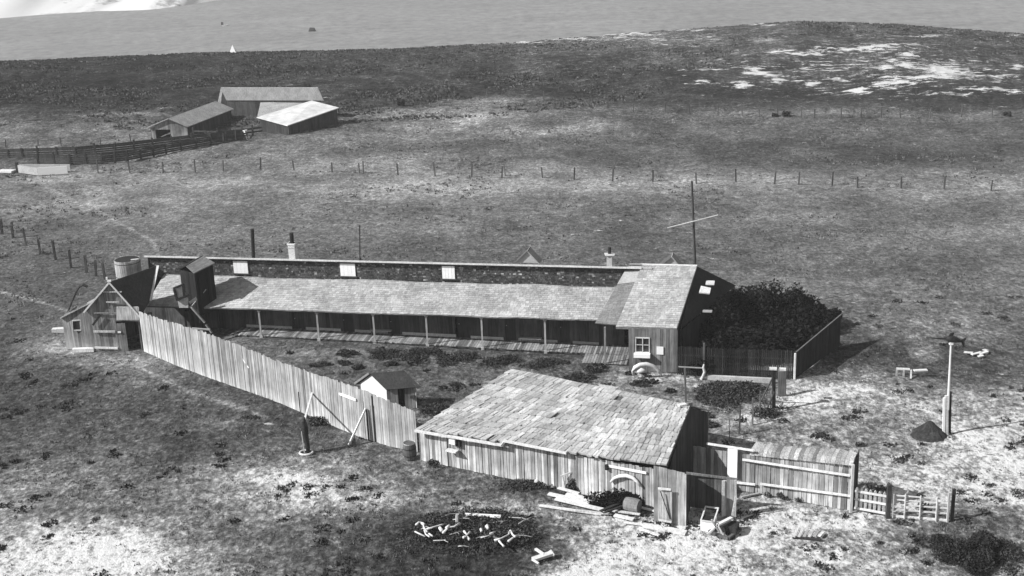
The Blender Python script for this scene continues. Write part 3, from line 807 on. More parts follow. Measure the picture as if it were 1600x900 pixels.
mb = MB(); mb.beam(P_ + fwd * 1.2, eR + fwd * 1.2 , .06, .12, 1.2); mb.beam(P_ + fwd * 1.2, eL + fwd * 1.2, .06, .12, 1.2); mb.build('barge_board', M_trim, barn)
mb = MB(); mb.beam(P_ + rv + V(.1, 0, .04), eRb + V(0.05, 0, .04), .2, .08, 1.0); mb.build('barge_board', M_trim, barn)
mb = MB(); mb.box(V(*(D(171, 440, P_.y - .15))), .3, .25, .14, 1.3); mb.box(V(*(D(167, 437, P_.y - .15))), .12, .12, .2, 1.3); mb.build('ridge_cap', M_trim, barn)
for s_ in (0.03, bLen - .03):
    mb = MB(); mb.planks([(fl(s_), (zl if s_ < 1 else zr) - .15), (fl(s_) + (rv if s_ < 1 else rv * .3), (zl if s_ < 1 else zr) - .15)], .25, .05); mb.build('side_wall', M_darkw, barn)
KEEP.append([tuple(q[:2]) for q in (fl(0), fl(bLen), fl(bLen) + rv, fl(0) + rv)])
# lean-to
l0, l1 = G(104, 545), G(146, 549)
lz0 = TOP(98, 494, l0); lz1 = TOP(146, 473, l1)
lt = thing('lean_to', 'low lean-to shed with one small framed window on the left side of the small barn', 'shed', l0)
mb = MB(); mb.planks([(l0, lz0), (l1 + V(0, .05, 0), lz1)], .22, .05, .9, .3); mb.build('front_wall', M_barnw, lt)
mb = MB(); a, b_, c_, d_ = D(93, 497, l0.y - .3), D(148, 469, l1.y - .3), D(152, 464, l1.y + 3.3), D(106, 489, l0.y + 3.3)
mb.slab([a, b_, c_, d_], .07, 1); mb.build('roof', M_board, lt)
mb = MB(); mb.planks([(l0 + V(.25, 2.9, 0), lz0 - .1), (l0, lz0)], .25, .05); mb.build('side_wall', M_barnw, lt)
mb = MB(); Y_ = lerp(l0.y, l1.y, .38) - .2
for a, b_ in (((113, 501), (126, 500)), ((113, 501), (114, 516)), ((126, 500), (127, 516)), ((114, 516), (127, 516))): mb.beam(D(*a, Y_), D(*b_, Y_), .05, .09, 1)
wf = mb.build('window', M_trim, lt)
mb = MB(); mb.slab([D(114, 516, Y_ + .03), D(127, 516, Y_ + .03), D(126, 501, Y_ + .03), D(113, 501, Y_ + .03)], .02); mb.build('pane', M_glass, lt).parent = wf
mb = MB(); mb.box(G(133, 547) + V(0, -.35, 0), 1.7, .35, .3, 2.0); mb.build('foot_board', M_board, lt)
mb = MB(); mb.box(G(92, 519), 1.0, .5, .35, 1.2, .1); mb.build('feed_trough', M_trim, loc=G(92, 519), label='small pale trough on the grass left of the lean-to', cat='trough')
mb = MB(); Y_ = l0.y + 3
q = [D(106, 487, Y_), D(112, 472, Y_), D(119, 456, Y_), D(124, 448, Y_), D(130, 445, Y_), D(137, 448, Y_)]
mb.tube(q, [.08, .08, .08, .09, .13, .1], 6, .4); g_ = V(q[0].x, q[0].y, gz(q[0].x, q[0].y)); mb.tube([g_, q[0]], .08, 6, .4)
mb.build('hooked_pole', M_pole, loc=g_, label='thin curved pole with hooked tip rising behind the lean-to', cat='pole')
# water tank behind the barn
Yk = bL.y + 6.9
kc = D(198, 403, Yk); kr = (D(218, 405, Yk) - D(178, 405, Yk)).length / 2
gk = gz(kc.x, kc.y)
tank = thing('water_tank', 'round wooden water tank standing behind the small barn roof', 'tank', V(kc.x, kc.y, gk))
mb = MB(); n = 36
zt0 = TOP(198, 445, kc) - 1.2; zt1 = kc.z - .1
for i in range(n):
    a0, a1 = 2 * math.pi * i / n, 2 * math.pi * (i + .92) / n
    P = lambda a, r, z: V(kc.x + math.cos(a) * r, kc.y + math.sin(a) * r, z)
    mb.hexa([P(a0, kr * .96, zt0), P(a1, kr * .96, zt0), P(a1, kr * .9, zt0), P(a0, kr * .9, zt0)], [P(a0, kr, zt1 + U(-.03, .03)), P(a1, kr, zt1), P(a1, kr * .94, zt1), P(a0, kr * .94, zt1)], U(.7, 1.4))
mb.build('staves', M_tank, tank)
mb = MB(); mb.tube([V(kc.x, kc.y, zt1 - .06), V(kc.x, kc.y, zt1 - .01)], kr * .95, 24); mb.build('tank_dark_mouth', M_metal, tank)  # dark disc near the rim stands for the tank's shaded inside
for z_ in (zt1 - .25, (zt0 + zt1) / 2 + .3, zt0 + .5):
    mb = MB(); mb.tube([V(kc.x, kc.y, z_), V(kc.x, kc.y, z_ + .05)], kr * 1.01, 28, cap=False); mb.build('hoop', M_metal, tank)
mb = MB(); mb.tube([V(kc.x + kr * .45, kc.y - .5, zt1 + .05), V(kc.x + kr * 1.02, kc.y - .4, zt1 + .08)], .07, 6, 1); mb.build('inlet_pipe', M_trim, tank)
for i in range(4):
    mb = MB(); a = i * math.pi / 2 + .7; q = V(kc.x + math.cos(a) * kr * .7, kc.y + math.sin(a) * kr * .7, gk); mb.beam(q, V(q.x, q.y, zt0), .2, .2); mb.build('leg', M_darkw, tank)

# ================================================================== LONG BOARD FENCE (left)
fb = [(225, 549), (270, 569), (320, 588), (380, 609), (438, 630), (500, 657), (560, 682), (610, 698), (653, 706)]
ft = {225: 487, 270: 502, 320: 516, 380: 539, 438: 563, 500: 584, 560: 604, 610: 625, 653: 643}
kn = [(G(x, y), TOP(x, ft[x], G(x, y))) for x, y in fb]
fence = thing('board_fence', 'long tall solid fence of bleached vertical boards between small barn and shake roofed shed', 'fence', kn[0][0])
mb = MB(); mb.planks(kn, .2, .03, 1.06, .24, topj=.07, gap=.02, lean=.02); mb.build('fence_boards', M_fence, fence)
fp = [Vector(k[0]) for k in kn]; d_ = (fp[-1] - fp[0]).normalized(); fn = V(-d_.y, d_.x, 0)   # away from the viewer
for hh in (.7, 2.2):
    mb = MB()
    for (a, za), (b_, zb) in zip(kn, kn[1:]): mb.beam(a + fn * .1 + V(0, 0, hh), b_ + fn * .1 + V(0, 0, hh), .09, .09)
    mb.build('rail', M_board, fence)
for px, py, ty in ((471, 643, 612), (578, 688, 639), (588, 690, 618)):
    P = G(px, py) - fn * .08; P.z = gz(P.x, P.y)
    mb = MB(); mb.beam(P, V(P.x, P.y, TOP(px, ty, P)), .1, .1, .5); mb.build('dark_post', M_darkw, fence)
a = G(545, 695); P = G(578, 688) - fn * .15; b_ = V(P.x, P.y, TOP(576, 638, P))
mb = MB(); mb.beam(a, b_, .13, .1, 1.3); mb.build('brace_pole', M_trim, fence)
a = G(480, 707); a = V(a.x, a.y, TOP(473, 658, a)); P = G(494, 651) - fn * .15; b_ = V(P.x, P.y, TOP(494, 613, P))
mb = MB(); mb.beam(a, b_, .12, .1, 1.2); mb.build('brace_pole', M_trim, fence)
mb = MB(); Y_ = G(545, 677).y; mb.beam(D(530, 615, Y_ + .6), D(556, 625, Y_ - .7), .06, .16, 1.5); mb.build('nailed_board', M_trim, fence)
mb = MB(); Y_ = G(438, 630).y - .1; mb.beam(D(379, 560, G(380, 609).y - .15), D(389, 575, G(388, 612).y - .2), .06, .1, 1.3); mb.build('nailed_board', M_trim, fence)
mb = MB(); mb.beam(D(350, 555, G(350, 598).y - .15), D(362, 561, G(362, 602).y - .15), .05, .07, 1.4); mb.build('nailed_board', M_trim, fence)
# dark gnarled standing post carrying the upper end of a brace
pb = G(480, 707); hp = TOP(478, 652, pb) - pb.z
gp = thing('gnarled_post', 'dark gnarled upright post in a pale ring in front of the long fence', 'post', pb)
mb = MB()
mb.tube([pb + V(.08, 0, -.1), pb + V(.06, 0, .25 * hp), pb + V(-.03, 0, .5 * hp), pb + V(0, 0, .68 * hp), pb + V(-.08, 0, .88 * hp), pb + V(-.02, 0, .95 * hp), pb + V(.02, 0, hp)], [.13, .15, .21, .22, .2, .12, .07], 9)
mb.build('trunk', M_dirtpile, gp, smooth=True)
mb = MB(); mb.beam(pb + V(-.16, -.1, .05), pb + V(-.22, -.12, .62 * hp), .05, .07, 1.1); mb.build('sunlit_edge_strip', M_drift, gp)  # pale strip imitates sunlight on the post's left edge
mb = MB(); mb.tube([pb + V(-.05 + math.cos(q) * .42, -.1 + math.sin(q) * .36, .05) for q in np.linspace(0, 2 * math.pi, 14)], .07, 6, cap=False); mb.build('base_ring', M_bone, gp)

# ================================================================== SMALL WHITE HUT IN THE YARD
h0 = G(566, 604); h1 = G(606, 640); h2 = G(652, 637)
hut = thing('small_hut', 'small hut with a white end wall and dark gabled roof just behind the long fence', 'hut', h1)
e1 = V(h1.x, h1.y, TOP(608, 606, h1)); pkh = D(579, 583, (h1.y + h0.y) / 2)
t_ = W(562, 598, e1.z); h0 = V(t_.x, t_.y, gz(t_.x, t_.y)); pkh = D(579, 583, (h1.y + h0.y) / 2)
hd_ = (h0 - h1); hd_.z = 0; wd_ = (h2 - h1); wd_.z = 0
e0 = h0.copy(); e0.z = e1.z
mb = MB(); m0 = h1.lerp(h0, .5); 
mb.slab([V(h0.x, h0.y, h0.z - .1), V(h1.x, h1.y, h1.z - .1), V(h1.x, h1.y, e1.z), V(m0.x, m0.y, pkh.z - .04), V(h0.x, h0.y, e0.z)], .06); mb.build('white_end_wall', M_white, hut)
L_ = wd_.length
mb = MB(); mb.planks([(h1, e1.z - .02), (h2, e1.z - .02)], .22, .05, .9, .2, holes=[(L_ * .33, L_ * .62, h1.z + .1, e1.z - .12)]); mb.build('front_wall', M_board, hut)
mb = MB(); mb.planks([(h1 + wd_ * .32 + hd_ * .12, e1.z - .1), (h1 + wd_ * .64 + hd_ * .12, e1.z - .1)], .18, .05, .4); mb.build('door', M_darkw, hut)
mb = MB(); mb.planks([(h2, e1.z), (h2 + hd_ * .5, pkh.z - .1), (h2 + hd_, e1.z)], .22, .05); mb.build('end_wall', M_board, hut)
mb = MB(); mb.planks([(h2 + hd_, e0.z), (h0, e0.z)], .22, .05); mb.build('back_wall', M_board, hut)
wu = wd_.normalized() * .18; dn = hd_.normalized() * .2
A = V(m0.x, m0.y, pkh.z) - wu; B = A + wd_ + wu * 2
E1 = V(h1.x, h1.y, e1.z + .02) - wu - dn; E1.z -= .1; E2 = E1 + wd_ + wu * 2
F1 = V(h0.x, h0.y, e0.z + .02) - wu + dn; F1.z -= .1; F2 = F1 + wd_ + wu * 2
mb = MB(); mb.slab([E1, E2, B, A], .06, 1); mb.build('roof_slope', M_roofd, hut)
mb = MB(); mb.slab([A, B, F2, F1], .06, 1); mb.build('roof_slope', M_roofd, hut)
mb = MB(); mb.beam(A - wu * .2, F1 - wu * .2, .05, .14, .5); mb.build('barge_board', M_trim, hut)
mb = MB(); q = h1 + wd_ * .8 - hd_.normalized() * .12; mb.box(V(q.x, q.y, h1.z + .75), .3, .2, .22, 1); mb.build('hanging_box', M_darkw, hut)
KEEP.append([tuple(q[:2]) for q in (h0, h1, h2, h2 + hd_)])

# ================================================================== SHAKE ROOFED SHED (foreground)
sA = G(657, 719); sB = G(1025, 795)
sh = thing('shake_shed', 'weathered board shed with big patched roof of split shakes in the foreground', 'shed', sA.lerp(sB, .5))
base_px = [(657, 719), (720, 727), (800, 741), (860, 757), (905, 768), (960, 780), (1025, 795)]
top_px = {657: 672, 720: 681, 800: 692, 860: 703, 905: 711, 960: 722, 1025: 733}
kn = []
AB = sB - sA
for x, y in base_px:
    # keep the wall straight in plan: meet the line sA-sB at this picture column
    lo, hi = -.05, 1.05
    for _ in range(40):
        f = (lo + hi) / 2; q = sA + AB * f
        if proj(V(q.x, q.y, gz(q.x, q.y)))[0] < x: lo = f
        else: hi = f
    q = sA + AB * f; q.z = gz(q.x, q.y)
    kn.append((q, TOP(x, top_px[x], q)))
mb = MB(); mb.planks(kn, .21, .04, 1.25, .48, topj=.04, gap=.03, lean=.03); mb.build('front_wall', M_board, sh)
sn = V(AB.y, -AB.x, 0).normalized()     # towards the viewer
EL = D(652, 670, kn[0][0].y - .35); ER = D(1043, 728, kn[-1][0].y - .5)
RZs = 4.05
RL = W(800, 578, RZs); RR = W(1080, 633, RZs)
print('shed eave', EL, ER, 'ridge', RL, RR, 'wall', kn[0], kn[-1])
mb = MB(); mb.deck(EL - V(0, 0, .02), ER - V(0, 0, .02), RR - V(0, 0, .02), RL - V(0, 0, .02), .07, .25, nu=30, nv=14, sag=.16); rf = mb.build('roof', M_shake, sh)
mb = MB(); o_ = V(0, 0, .015)
mb.shingles(EL + o_, ER + o_, RR + o_, RL + o_, .55, .27, .06, 1.12, .26, jit=.45, miss=.006, patch=.35, gapw=.04, sag=.16, rough=.022); mb.build('roof_shakes', M_shake, sh).parent = rf
# loose and patched shakes
bk_ = (RL - EL); bk_ = V(bk_.x, bk_.y, 0)
mb = MB(); P1_ = D(940, 618, RL.lerp(RR, .5).y - .2); P2_ = D(968, 604, RL.lerp(RR, .6).y); 
mb.slab([D(941, 619, 76.6), D(966, 605, 76.4), D(935, 600, 76.9)], .05, 1.25); mb.build('loose_board', M_shake, sh)
mb = MB(); q = D(818, 634, 75.2); mb.tube([q, q + V(.02, 0, .22)], .14, 8); mb.build('vent_pipe', M_metal, sh)
# fascia gutters (two lengths)
mb = MB(); mb.beam(D(648, 673, EL.y - .12), D(787, 696, lerp(EL.y, ER.y, .37) - .12), .1, .16, 1.1); mb.build('gutter_board', M_trim, sh)
mb = MB(); mb.beam(D(788, 689, lerp(EL.y, ER.y, .37) - .16), D(885, 708, lerp(EL.y, ER.y, .62) - .16), .1, .14, 1.15); mb.build('gutter_board', M_trim, sh)
mb = MB(); mb.beam(D(783, 697, lerp(EL.y, ER.y, .36) - .25), D(791, 687, lerp(EL.y, ER.y, .37) - .1), .08, .14, 1.0); mb.build('gutter_board', M_trim, sh)
# right gable end, back wall and back slope
bR0 = V(sB.x, sB.y, gz(sB.x, sB.y)); pr = V(RR.x, RR.y, gz(RR.x, RR.y)); backv = (pr - bR0) ; backv.z = 0
e3 = pr + backv * .55
mb = MB(); mb.planks([(V(ER.x, ER.y, gz(ER.x, ER.y)) + backv.normalized() * .5, ER.z - .02), (pr - V(.1, 0, 0), RZs - .12), (e3 - V(.1, 0, 0), 2.5)], .24, .05, .9); mb.build('gable_end_wall', M_darkw, sh)
mb = MB(); E3 = V(e3.x, e3.y, 2.5); E4 = E3 + (RL - RR); E4.z = 2.5
mb.slab([RL, RR, E3 + backv * .05, E4][:], .07); mb.build('back_roof', M_shake, sh)
mb = MB(); mb.planks([(V(E3.x, E3.y, -.5), 2.4), (V(E4.x, E4.y, -.5), 2.4)], .24, .05); mb.build('back_wall', M_board, sh)
mb = MB(); q = V(RL.x, RL.y, gz(RL.x, RL.y)); l_ = V(kn[0][0].x, kn[0][0].y, -.3)
mb.planks([(V(E4.x, E4.y, -.4), 2.4), (q, RZs - .15), (l_, kn[0][1])], .24, .05); mb.build('left_end_wall', M_board, sh)
KEEP.append([tuple(q[:2]) for q in (sA, sB, V(ER.x, ER.y, 0), E3, E4)])
# pole with pale foot at the ridge corner
q = D(1073, 634, RR.y + .15)
po = thing('roof_corner_pole', 'upright pole with a pale foot at the right end of the shake roof ridge', 'pole', q)
mb = MB(); mb.beam(V(q.x, q.y, 2.8), D(1070, 575, q.y), .1, .1); mb.build('pole', M_pole, po)
mb = MB(); mb.box(D(1066, 634, q.y - .2), .5, .3, .12, 1.2, .3); mb.box(D(1077, 633, q.y - .1), .3, .3, .2, .3, .3); mb.build('foot_block', M_trim, po)
# open bay and door panel at the right of the shed
c0 = kn[-1][0]; c0 = G(1022, 814)
p1 = G(1072, 823)
ztc = TOP(1012, 727, c0); zt1 = TOP(1071, 741, p1)
mb = MB(); mb.planks([(c0 + sn * .06, ztc), (p1 + sn * .0, zt1)], .26, .05, 1.0, .25); bay = mb.build('bay_front_panel', M_board, sh)
Yq = min(c0.y, p1.y) - .2
mb = MB(); mb.planks([(D(1028, 812, lerp(c0.y, p1.y, .15) - .22), TOP(1028, 762, D(1028, 812, c0.y - .2))), (D(1050, 818, lerp(c0.y, p1.y, .6) - .22), TOP(1050, 764, D(1050, 818, c0.y - .4)))], .18, .05, 1.2, .15)
dr = mb.build('plank_door', M_board, sh)
mb = MB(); Y_ = lerp(c0.y, p1.y, .35) - .36
mb.beam(D(1028, 763, Y_ + .1), D(1048, 765, Y_ - .1), .05, .12, 1.2); mb.beam(D(1029, 812, Y_ + .1), D(1049, 816, Y_ - .1), .05, .1, 1.2); mb.build('door_rail', M_trim, sh).parent = dr
mb = MB(); mb.beam(D(1032, 768, Y_), D(1047, 811, Y_ - .05), .05, .08, .5); mb.build('door_brace', M_darkw, sh).parent = dr
p2 = G(1130, 812) ; p3 = G(1150, 814)
back1 = G(1079, 792); back2 = G(1135, 800)
bay_ = thing('open_bay', 'dark three sided open bay of boards between the shake shed and the right hand fence', 'lean-to', p1)
mb = MB(); mb.planks([(p1 + V(.02, .12, 0), zt1 - .1), (back1, TOP(1079, 741, back1))], .22, .05); mb.build('side_wall', M_darkw, bay_)
mb = MB(); mb.planks([(back1, TOP(1079, 741, back1)), (back2, TOP(1135, 747, back2))], .22, .05, 1.4, .4); mb.build('back_wall', M_darkw, bay_)
mb = MB(); mb.beam(D(1072, 739, back1.y - .15), D(1152, 749, back2.y - .15), .1, .12, .6); mb.build('top_beam', M_board, bay_)
p2 = G(1129, 806); p3 = G(1150, 809)
mb = MB(); mb.planks([(p2, TOP(1129, 750, p2)), (p3, TOP(1150, 751, p3))], .2, .05, 1.0, .35); mb.build('right_panel', M_board, bay_)
mb = MB(); mb.beam(p2 - V(0, .1, 0), V(p2.x, p2.y - .1, TOP(1128, 750, p2)), .16, .06, 1.0); mb.build('edge_board', M_trim, bay_)
mb = MB(); Y_ = p3.y - .15; mb.beam(D(1150, 776, Y_), D(1144, 808, Y_), .12, .06, 1.1); mb.beam(D(1149, 750, Y_), D(1150, 776, Y_), .08, .06, 1.0); mb.build('cracked_board', M_trim, bay_)
# things on and by the shed wall
def wallpt(px, py, off=.08):    # a point on the shed's front wall plane seen at this pixel
    d = ray(px, py); o = V(0, 0, CH); t_ = ((sA + sn * off) - o).dot(sn) / d.dot(sn); return o + d * t_
def arch(pts, r, name, label, cat, mt=M_bone, mid=1.0):
    n = len(pts); mb = MB(); mb.tube(pts, [r * (.55 + .45 * math.sin(math.pi * i / (n - 1))) * mid for i in range(n)], 8)
    return mb.build(name, mt, loc=pts[0], smooth=True, label=label, cat=cat)
arch([wallpt(x, y, .15) for x, y in ((954, 753), (960, 747), (968, 744), (978, 743), (988, 746), (995, 752), (1001, 760))], .12, 'whale_rib', 'curved white whale rib hung on the front wall of the shake shed', 'bone')
mb = MB(); mb.beam(wallpt(951, 728), wallpt(1010, 739), .08, .14, 1.3); mb.build('pale_plank', M_trim, loc=wallpt(951, 728), label='pale plank nailed under the shed eave above the whale rib', cat='plank')
mb = MB(); q = wallpt(948, 731, .12); mb.tube([q - V(0, 0, .1), q + V(0, 0, .18)], .13, 8); mb.build('hanging_can', M_metal, loc=q, label='small dark can hanging at the left end of the pale plank', cat='can')
ws = thing('wall_basin', 'white basin and shelf fixed to the shed wall near the barrel', 'basin', wallpt(708, 700))
q = wallpt(708, 690, .2); mb = MB(); mb.box(q - V(0, 0, .12), .42, .34, .48, 1.1, -.5); mb.build('basin', M_white, ws)
mb = MB(); mb.box(wallpt(706, 705, .3), .75, .4, .07, 1.1, -.5); mb.build('shelf', M_trim, ws)
mb = MB(); q = wallpt(716, 694, .15); mb.box(q - V(0, 0, .15), .3, .14, .55, .4, -.5); mb.build('side_board', M_darkw, ws)
q = wallpt(707, 681, .12); mb = MB(); mb.tube([q, q + V(0, 0, .12)], .1, 8); mb.build('tap', M_metal, ws)
# barrel
q = G(641, 716); mb = MB(); rr = .42; hb = 1.05
mb.tube([q + V(0, 0, z_ * hb) for z_ in (0, .2, .5, .8, 1)], [rr * .85, rr * .97, rr * 1.03, rr * .97, rr * .88], 16, 1, cap=True)
bar = thing('barrel', 'dark wooden barrel at the corner where the long fence meets the shed', 'barrel', q)
mb.build('staves', M_pole, bar)
mb = MB(); mb.tube([q + V(0, 0, hb), q + V(0, 0, hb + .05)], rr * .9, 16, cap=False); mb.build('rim', M_drift, bar)
for z_ in (.25, .72):
    mb = MB(); mb.tube([q + V(0, 0, z_), q + V(0, 0, z_ + .05)], rr * 1.04, 16, cap=False); mb.build('hoop', M_metal, bar)
# keg / drum lying before the wall
q = G(988, 799); dk = thing('lying_drum', 'grey drum lying on its side under the whale rib on the shed wall', 'drum', q)
mb = MB(); a = V(.85, -.5, 0).normalized(); mb.tube([q + V(0, 0, .42) - a * .45, q + V(0, 0, .42) - a * .2, q + V(0, 0, .42) + a * .2, q + V(0, 0, .42) + a * .45], [.38, .42, .42, .38], 14, .45); mb.build('drum_body', M_post, dk)
mb = MB(); mb.tube([q + V(0, 0, .42) - a * .47, q + V(0, 0, .42) - a * .44], .4, 14, .5); mb.build('rim', M_metal, dk)

# ================================================================== RIGHT HAND FENCE WITH BENT TOP BOARDS
rb = [(1083, 748), (1155, 766), (1215, 776), (1270, 787), (1330, 798)]
rt = {1083: 697, 1155: 709, 1215: 712, 1270: 716, 1330: 724}
kn = [(G(x, y), TOP(x, rt[x], G(x, y))) for x, y in rb]
rf_ = thing('windbreak_fence', 'windbreak fence whose top boards bend backwards, between the shake shed and picket gate', 'fence', kn[0][0])
mb = MB(); mb.planks(kn, .26, .04, 1.2, .42, gap=.028, lean=.03); mb.build('fence_boards', M_board, rf_)
d_ = (kn[-1][0] - kn[0][0]); d_.z = 0; d_.normalize(); fn = V(-d_.y, d_.x, 0)
mb = MB(); q = 0; Lf = (kn[-1][0] - kn[1][0]).length
p0 = kn[1][0]; zz0 = kn[1][1]; zz1 = kn[-1][1]
q = .6
while q < Lf:
    w1 = .26 * U(.8, 1.2); a = p0 + d_ * q; b_ = p0 + d_ * (q + w1 - .02); z_ = lerp(zz0, zz1, q / Lf) - .02
    r1, r2 = U(.42, .52), U(.12, .2); tn = U(.45, 1.5); rise = .42 + U(-.05, .05)
    A0, B0 = V(a.x, a.y, z_), V(b_.x, b_.y, z_)
    A1, B1 = A0 + fn * .3 + V(0, 0, .30), B0 + fn * .3 + V(0, 0, .30)
    e2 = U(.5, .95); A2, B2 = A1 + fn * e2 + V(0, 0, .10 + U(-.05, .06)), B1 + fn * (e2 + U(-.08, .08)) + V(0, 0, .10 + U(-.05, .05))
    mb.slab([A0, B0, B1, A1], .03, tn); mb.slab([A1, B1, B2, A2], .03, tn * 1.1)
    q += w1
mb.build('bent_top_boards', M_board, rf_)
zc = kn[-1][1]; pe = kn[-1][0] + d_ * .05
mb = MB(); mb.planks([(pe, zc + .1), (pe + fn * 1.0, zc + .42)], .3, .05, .7); mb.build('end_panel', M_darkw, rf_)
for z_, a0, a1 in ((None, (1160, 718), (1328, 743)), (None, (1140, 753), (1180, 757)), (None, (1188, 756), (1330, 775))):
    pa = D(*a0, G(a0[0], 766 + (a0[0] - 1155) * .183).y - .12); pb_ = D(*a1, G(a1[0], 766 + (a1[0] - 1155) * .183).y - .12)
    mb = MB(); mb.beam(pa, pb_, .08, .12, 1.2); mb.build('rail', M_trim, rf_)
q = G(1187, 766) - fn * .15; mb = MB(); mb.beam(q, V(q.x, q.y, TOP(1186, 722, q)), .2, .12, .5); mb.build('dark_post', M_darkw, rf_)
q = G(1330, 800) - fn * .1; mb = MB(); mb.beam(q, V(q.x, q.y, TOP(1331, 726, q)), .14, .12, 1.2); mb.build('end_post', M_post, rf_)
mb = MB(); mb.beam(D(1104, 693, G(1104, 755).y - .1), D(1178, 704, G(1178, 770).y - .1), .12, .1, 1.2); mb.build('cap_rail', M_trim, rf_)
mb = MB(); q = D(1273, 703, G(1273, 787).y + 1.0); mb.box(q - V(0, 0, .12), .5, .3, .22, 1.2, AX); mb.build('ridge_block', M_board, rf_)
# white panel
a = G(1137, 764) - fn * .12; b_ = G(1152, 767) - fn * .12
mb = MB(); mb.hexa([V(a.x, a.y, TOP(1138, 745, a)), V(b_.x, b_.y, TOP(1152, 747, b_)), V(b_.x, b_.y, TOP(1152, 747, b_)) + fn * .05, V(a.x, a.y, TOP(1138, 745, a)) + fn * .05],
                   [V(a.x, a.y, TOP(1136, 701, a)), V(b_.x, b_.y, TOP(1153, 703, b_)), V(b_.x, b_.y, TOP(1153, 703, b_)) + fn * .05, V(a.x, a.y, TOP(1136, 701, a)) + fn * .05], 1.0)
mb.build('white_panel', M_white, rf_)
# picket gate
def gate_post(px, py, ty, par, w_=.14, tn=.6, mt=M_pole):
    q = G(px, py); mb = MB(); mb.beam(q - V(0, 0, .1), V(q.x, q.y, TOP(px, ty, q)), w_, w_, tn); return mb.build('gate_post', mt, par), q
pg = thing('picket_gate', 'short pale picket gate beside the end of the windbreak fence', 'gate', G(1333, 797))
a = G(1334, 797); b_ = G(1384, 806)
for f, zz in ((.0, .18), (0, .75), (0, 1.25)):
    mb = MB(); mb.beam(a + V(0, -.06, zz), b_ + V(0, -.06, zz), .05, .13, 1.1); mb.build('rail', M_trim, pg)
for i in range(7):
    f = (i + .5) / 7; q = a.lerp(b_, f); q.z = gz(q.x, q.y)
    mb = MB(); mb.slab([q + V(-.07, 0, .1), q + V(.07, 0, .1), q + V(.07, 0, 1.38), q + V(0, 0, 1.48), q + V(-.07, 0, 1.38)], .04, U(.85, 1.2)); mb.build('picket', M_trim, pg)
gate_post(1387, 808, 757, pg, .24, .45)
rg = thing('rail_gate', 'wide weathered field gate of horizontal rails right of the picket gate', 'gate', G(1392, 808))
a = G(1393, 808); b_ = G(1481, 815)
for zz, hh, tn in ((.08, .14, 1.2), (.5, .09, .9), (.82, .08, 1.0), (1.12, .07, 1.1), (1.38, .07, 1.1)):
    mb = MB(); mb.beam(a + V(0, 0, zz), b_ + V(0, 0, zz), .05, hh, tn); mb.build('rail', M_trim, rg)
for f in (0.01, .22, .49, .78, .99):
    q = a.lerp(b_, f) + V(0, -.06, 0); mb = MB(); mb.beam(q, q + V(0, 0, 1.5), .05, .13, .9); mb.build('upright', M_trim, rg)
gate_post(1480, 816, 770, rg, .1, 1.0, M_post); gate_post(1487, 814, 764, rg, .16, .4)

# ================================================================== EAST YARD: PICKETS, SIDE FENCE, LOW WALL
a = G(1059, 585); b_ = G(1241, 592)
pf = thing('picket_fence', 'dark picket fence with narrow slats beside the projecting room', 'fence', a)
mb = MB()
n = 62
ht = TOP(1150, 545, a.lerp(b_, .5)) - a.lerp(b_, .5).z
for i in range(n + 1):
    q = a.lerp(b_, i / n); q.z = gz(q.x, q.y)
    hgt = ht + U(-.06, .06) 
    mb.beam(q, q + V(0, 0, hgt), .085, .03, U(.2, .9))
mb.build('pickets', M_darkw, pf)
for z_ in (.5, 1.5):
    mb = MB(); mb.beam(a + V(0, .06, z_), b_ + V(0, .06, z_), .06, .1, 1.6); mb.build('rail', M_darkw, pf)
for px, ty in ((1100, 536), (1241, 552)):
    q = a.lerp(b_, (px - 1059) / 182) + V(0, -.05, 0); mb = MB(); mb.beam(q, V(q.x, q.y, TOP(px, ty, q)), .12, .12, 1.8); mb.build('fence_post', M_darkw if px < 1200 else M_post, pf)
c_ = G(1312, 540)
ef = thing('side_fence', 'solid dark board fence running back from the picket fence corner', 'fence', b_)
zt0 = TOP(1242, 552, b_); zt1 = TOP(1312, 492, c_)
mb = MB(); mb.planks([(b_ + V(.1, .1, 0), zt0), (c_, zt1)], .24, .05, .45); mb.build('fence_boards', M_darkw, ef)
mb = MB(); mb.beam(V(b_.x, b_.y, zt0 + .03), V(c_.x, c_.y, zt1 + .03), .09, .05, .3); mb.build('cap_rail', M_post, ef)
# back fence of that yard
d0 = H(SW + .3, 5.2, 0); d0.z = gz(d0.x, d0.y)
# low pale wall
a2 = G(1104, 592); b2 = G(1206, 597)
mb = MB(); mb.beam(a2 + V(0, 0, .12), b2 + V(0, 0, .12), .25, .34, .8); mb.build('garden_kerb', M_conc, loc=a2, label='low pale wall along the foot of the picket fence', cat='wall')
# hitching rail with curved white post
hr = thing('hitching_rail', 'little rail ending in a curved pale post in front of the picket fence', 'rail', G(1098, 593))
q = G(1099, 593); mb = MB(); pts = [D(x, y, q.y) for x, y in ((1095, 593), (1099, 588), (1101, 581), (1099, 574), (1100, 569))]; mb.tube(pts, [.14, .13, .11, .09, .05], 8); mb.build('curved_post', M_drift, hr, smooth=True)
mb = MB(); mb.beam(D(1060, 573, q.y + .3), D(1098, 575, q.y), .07, .07, .8); mb.build('rail', M_post, hr)
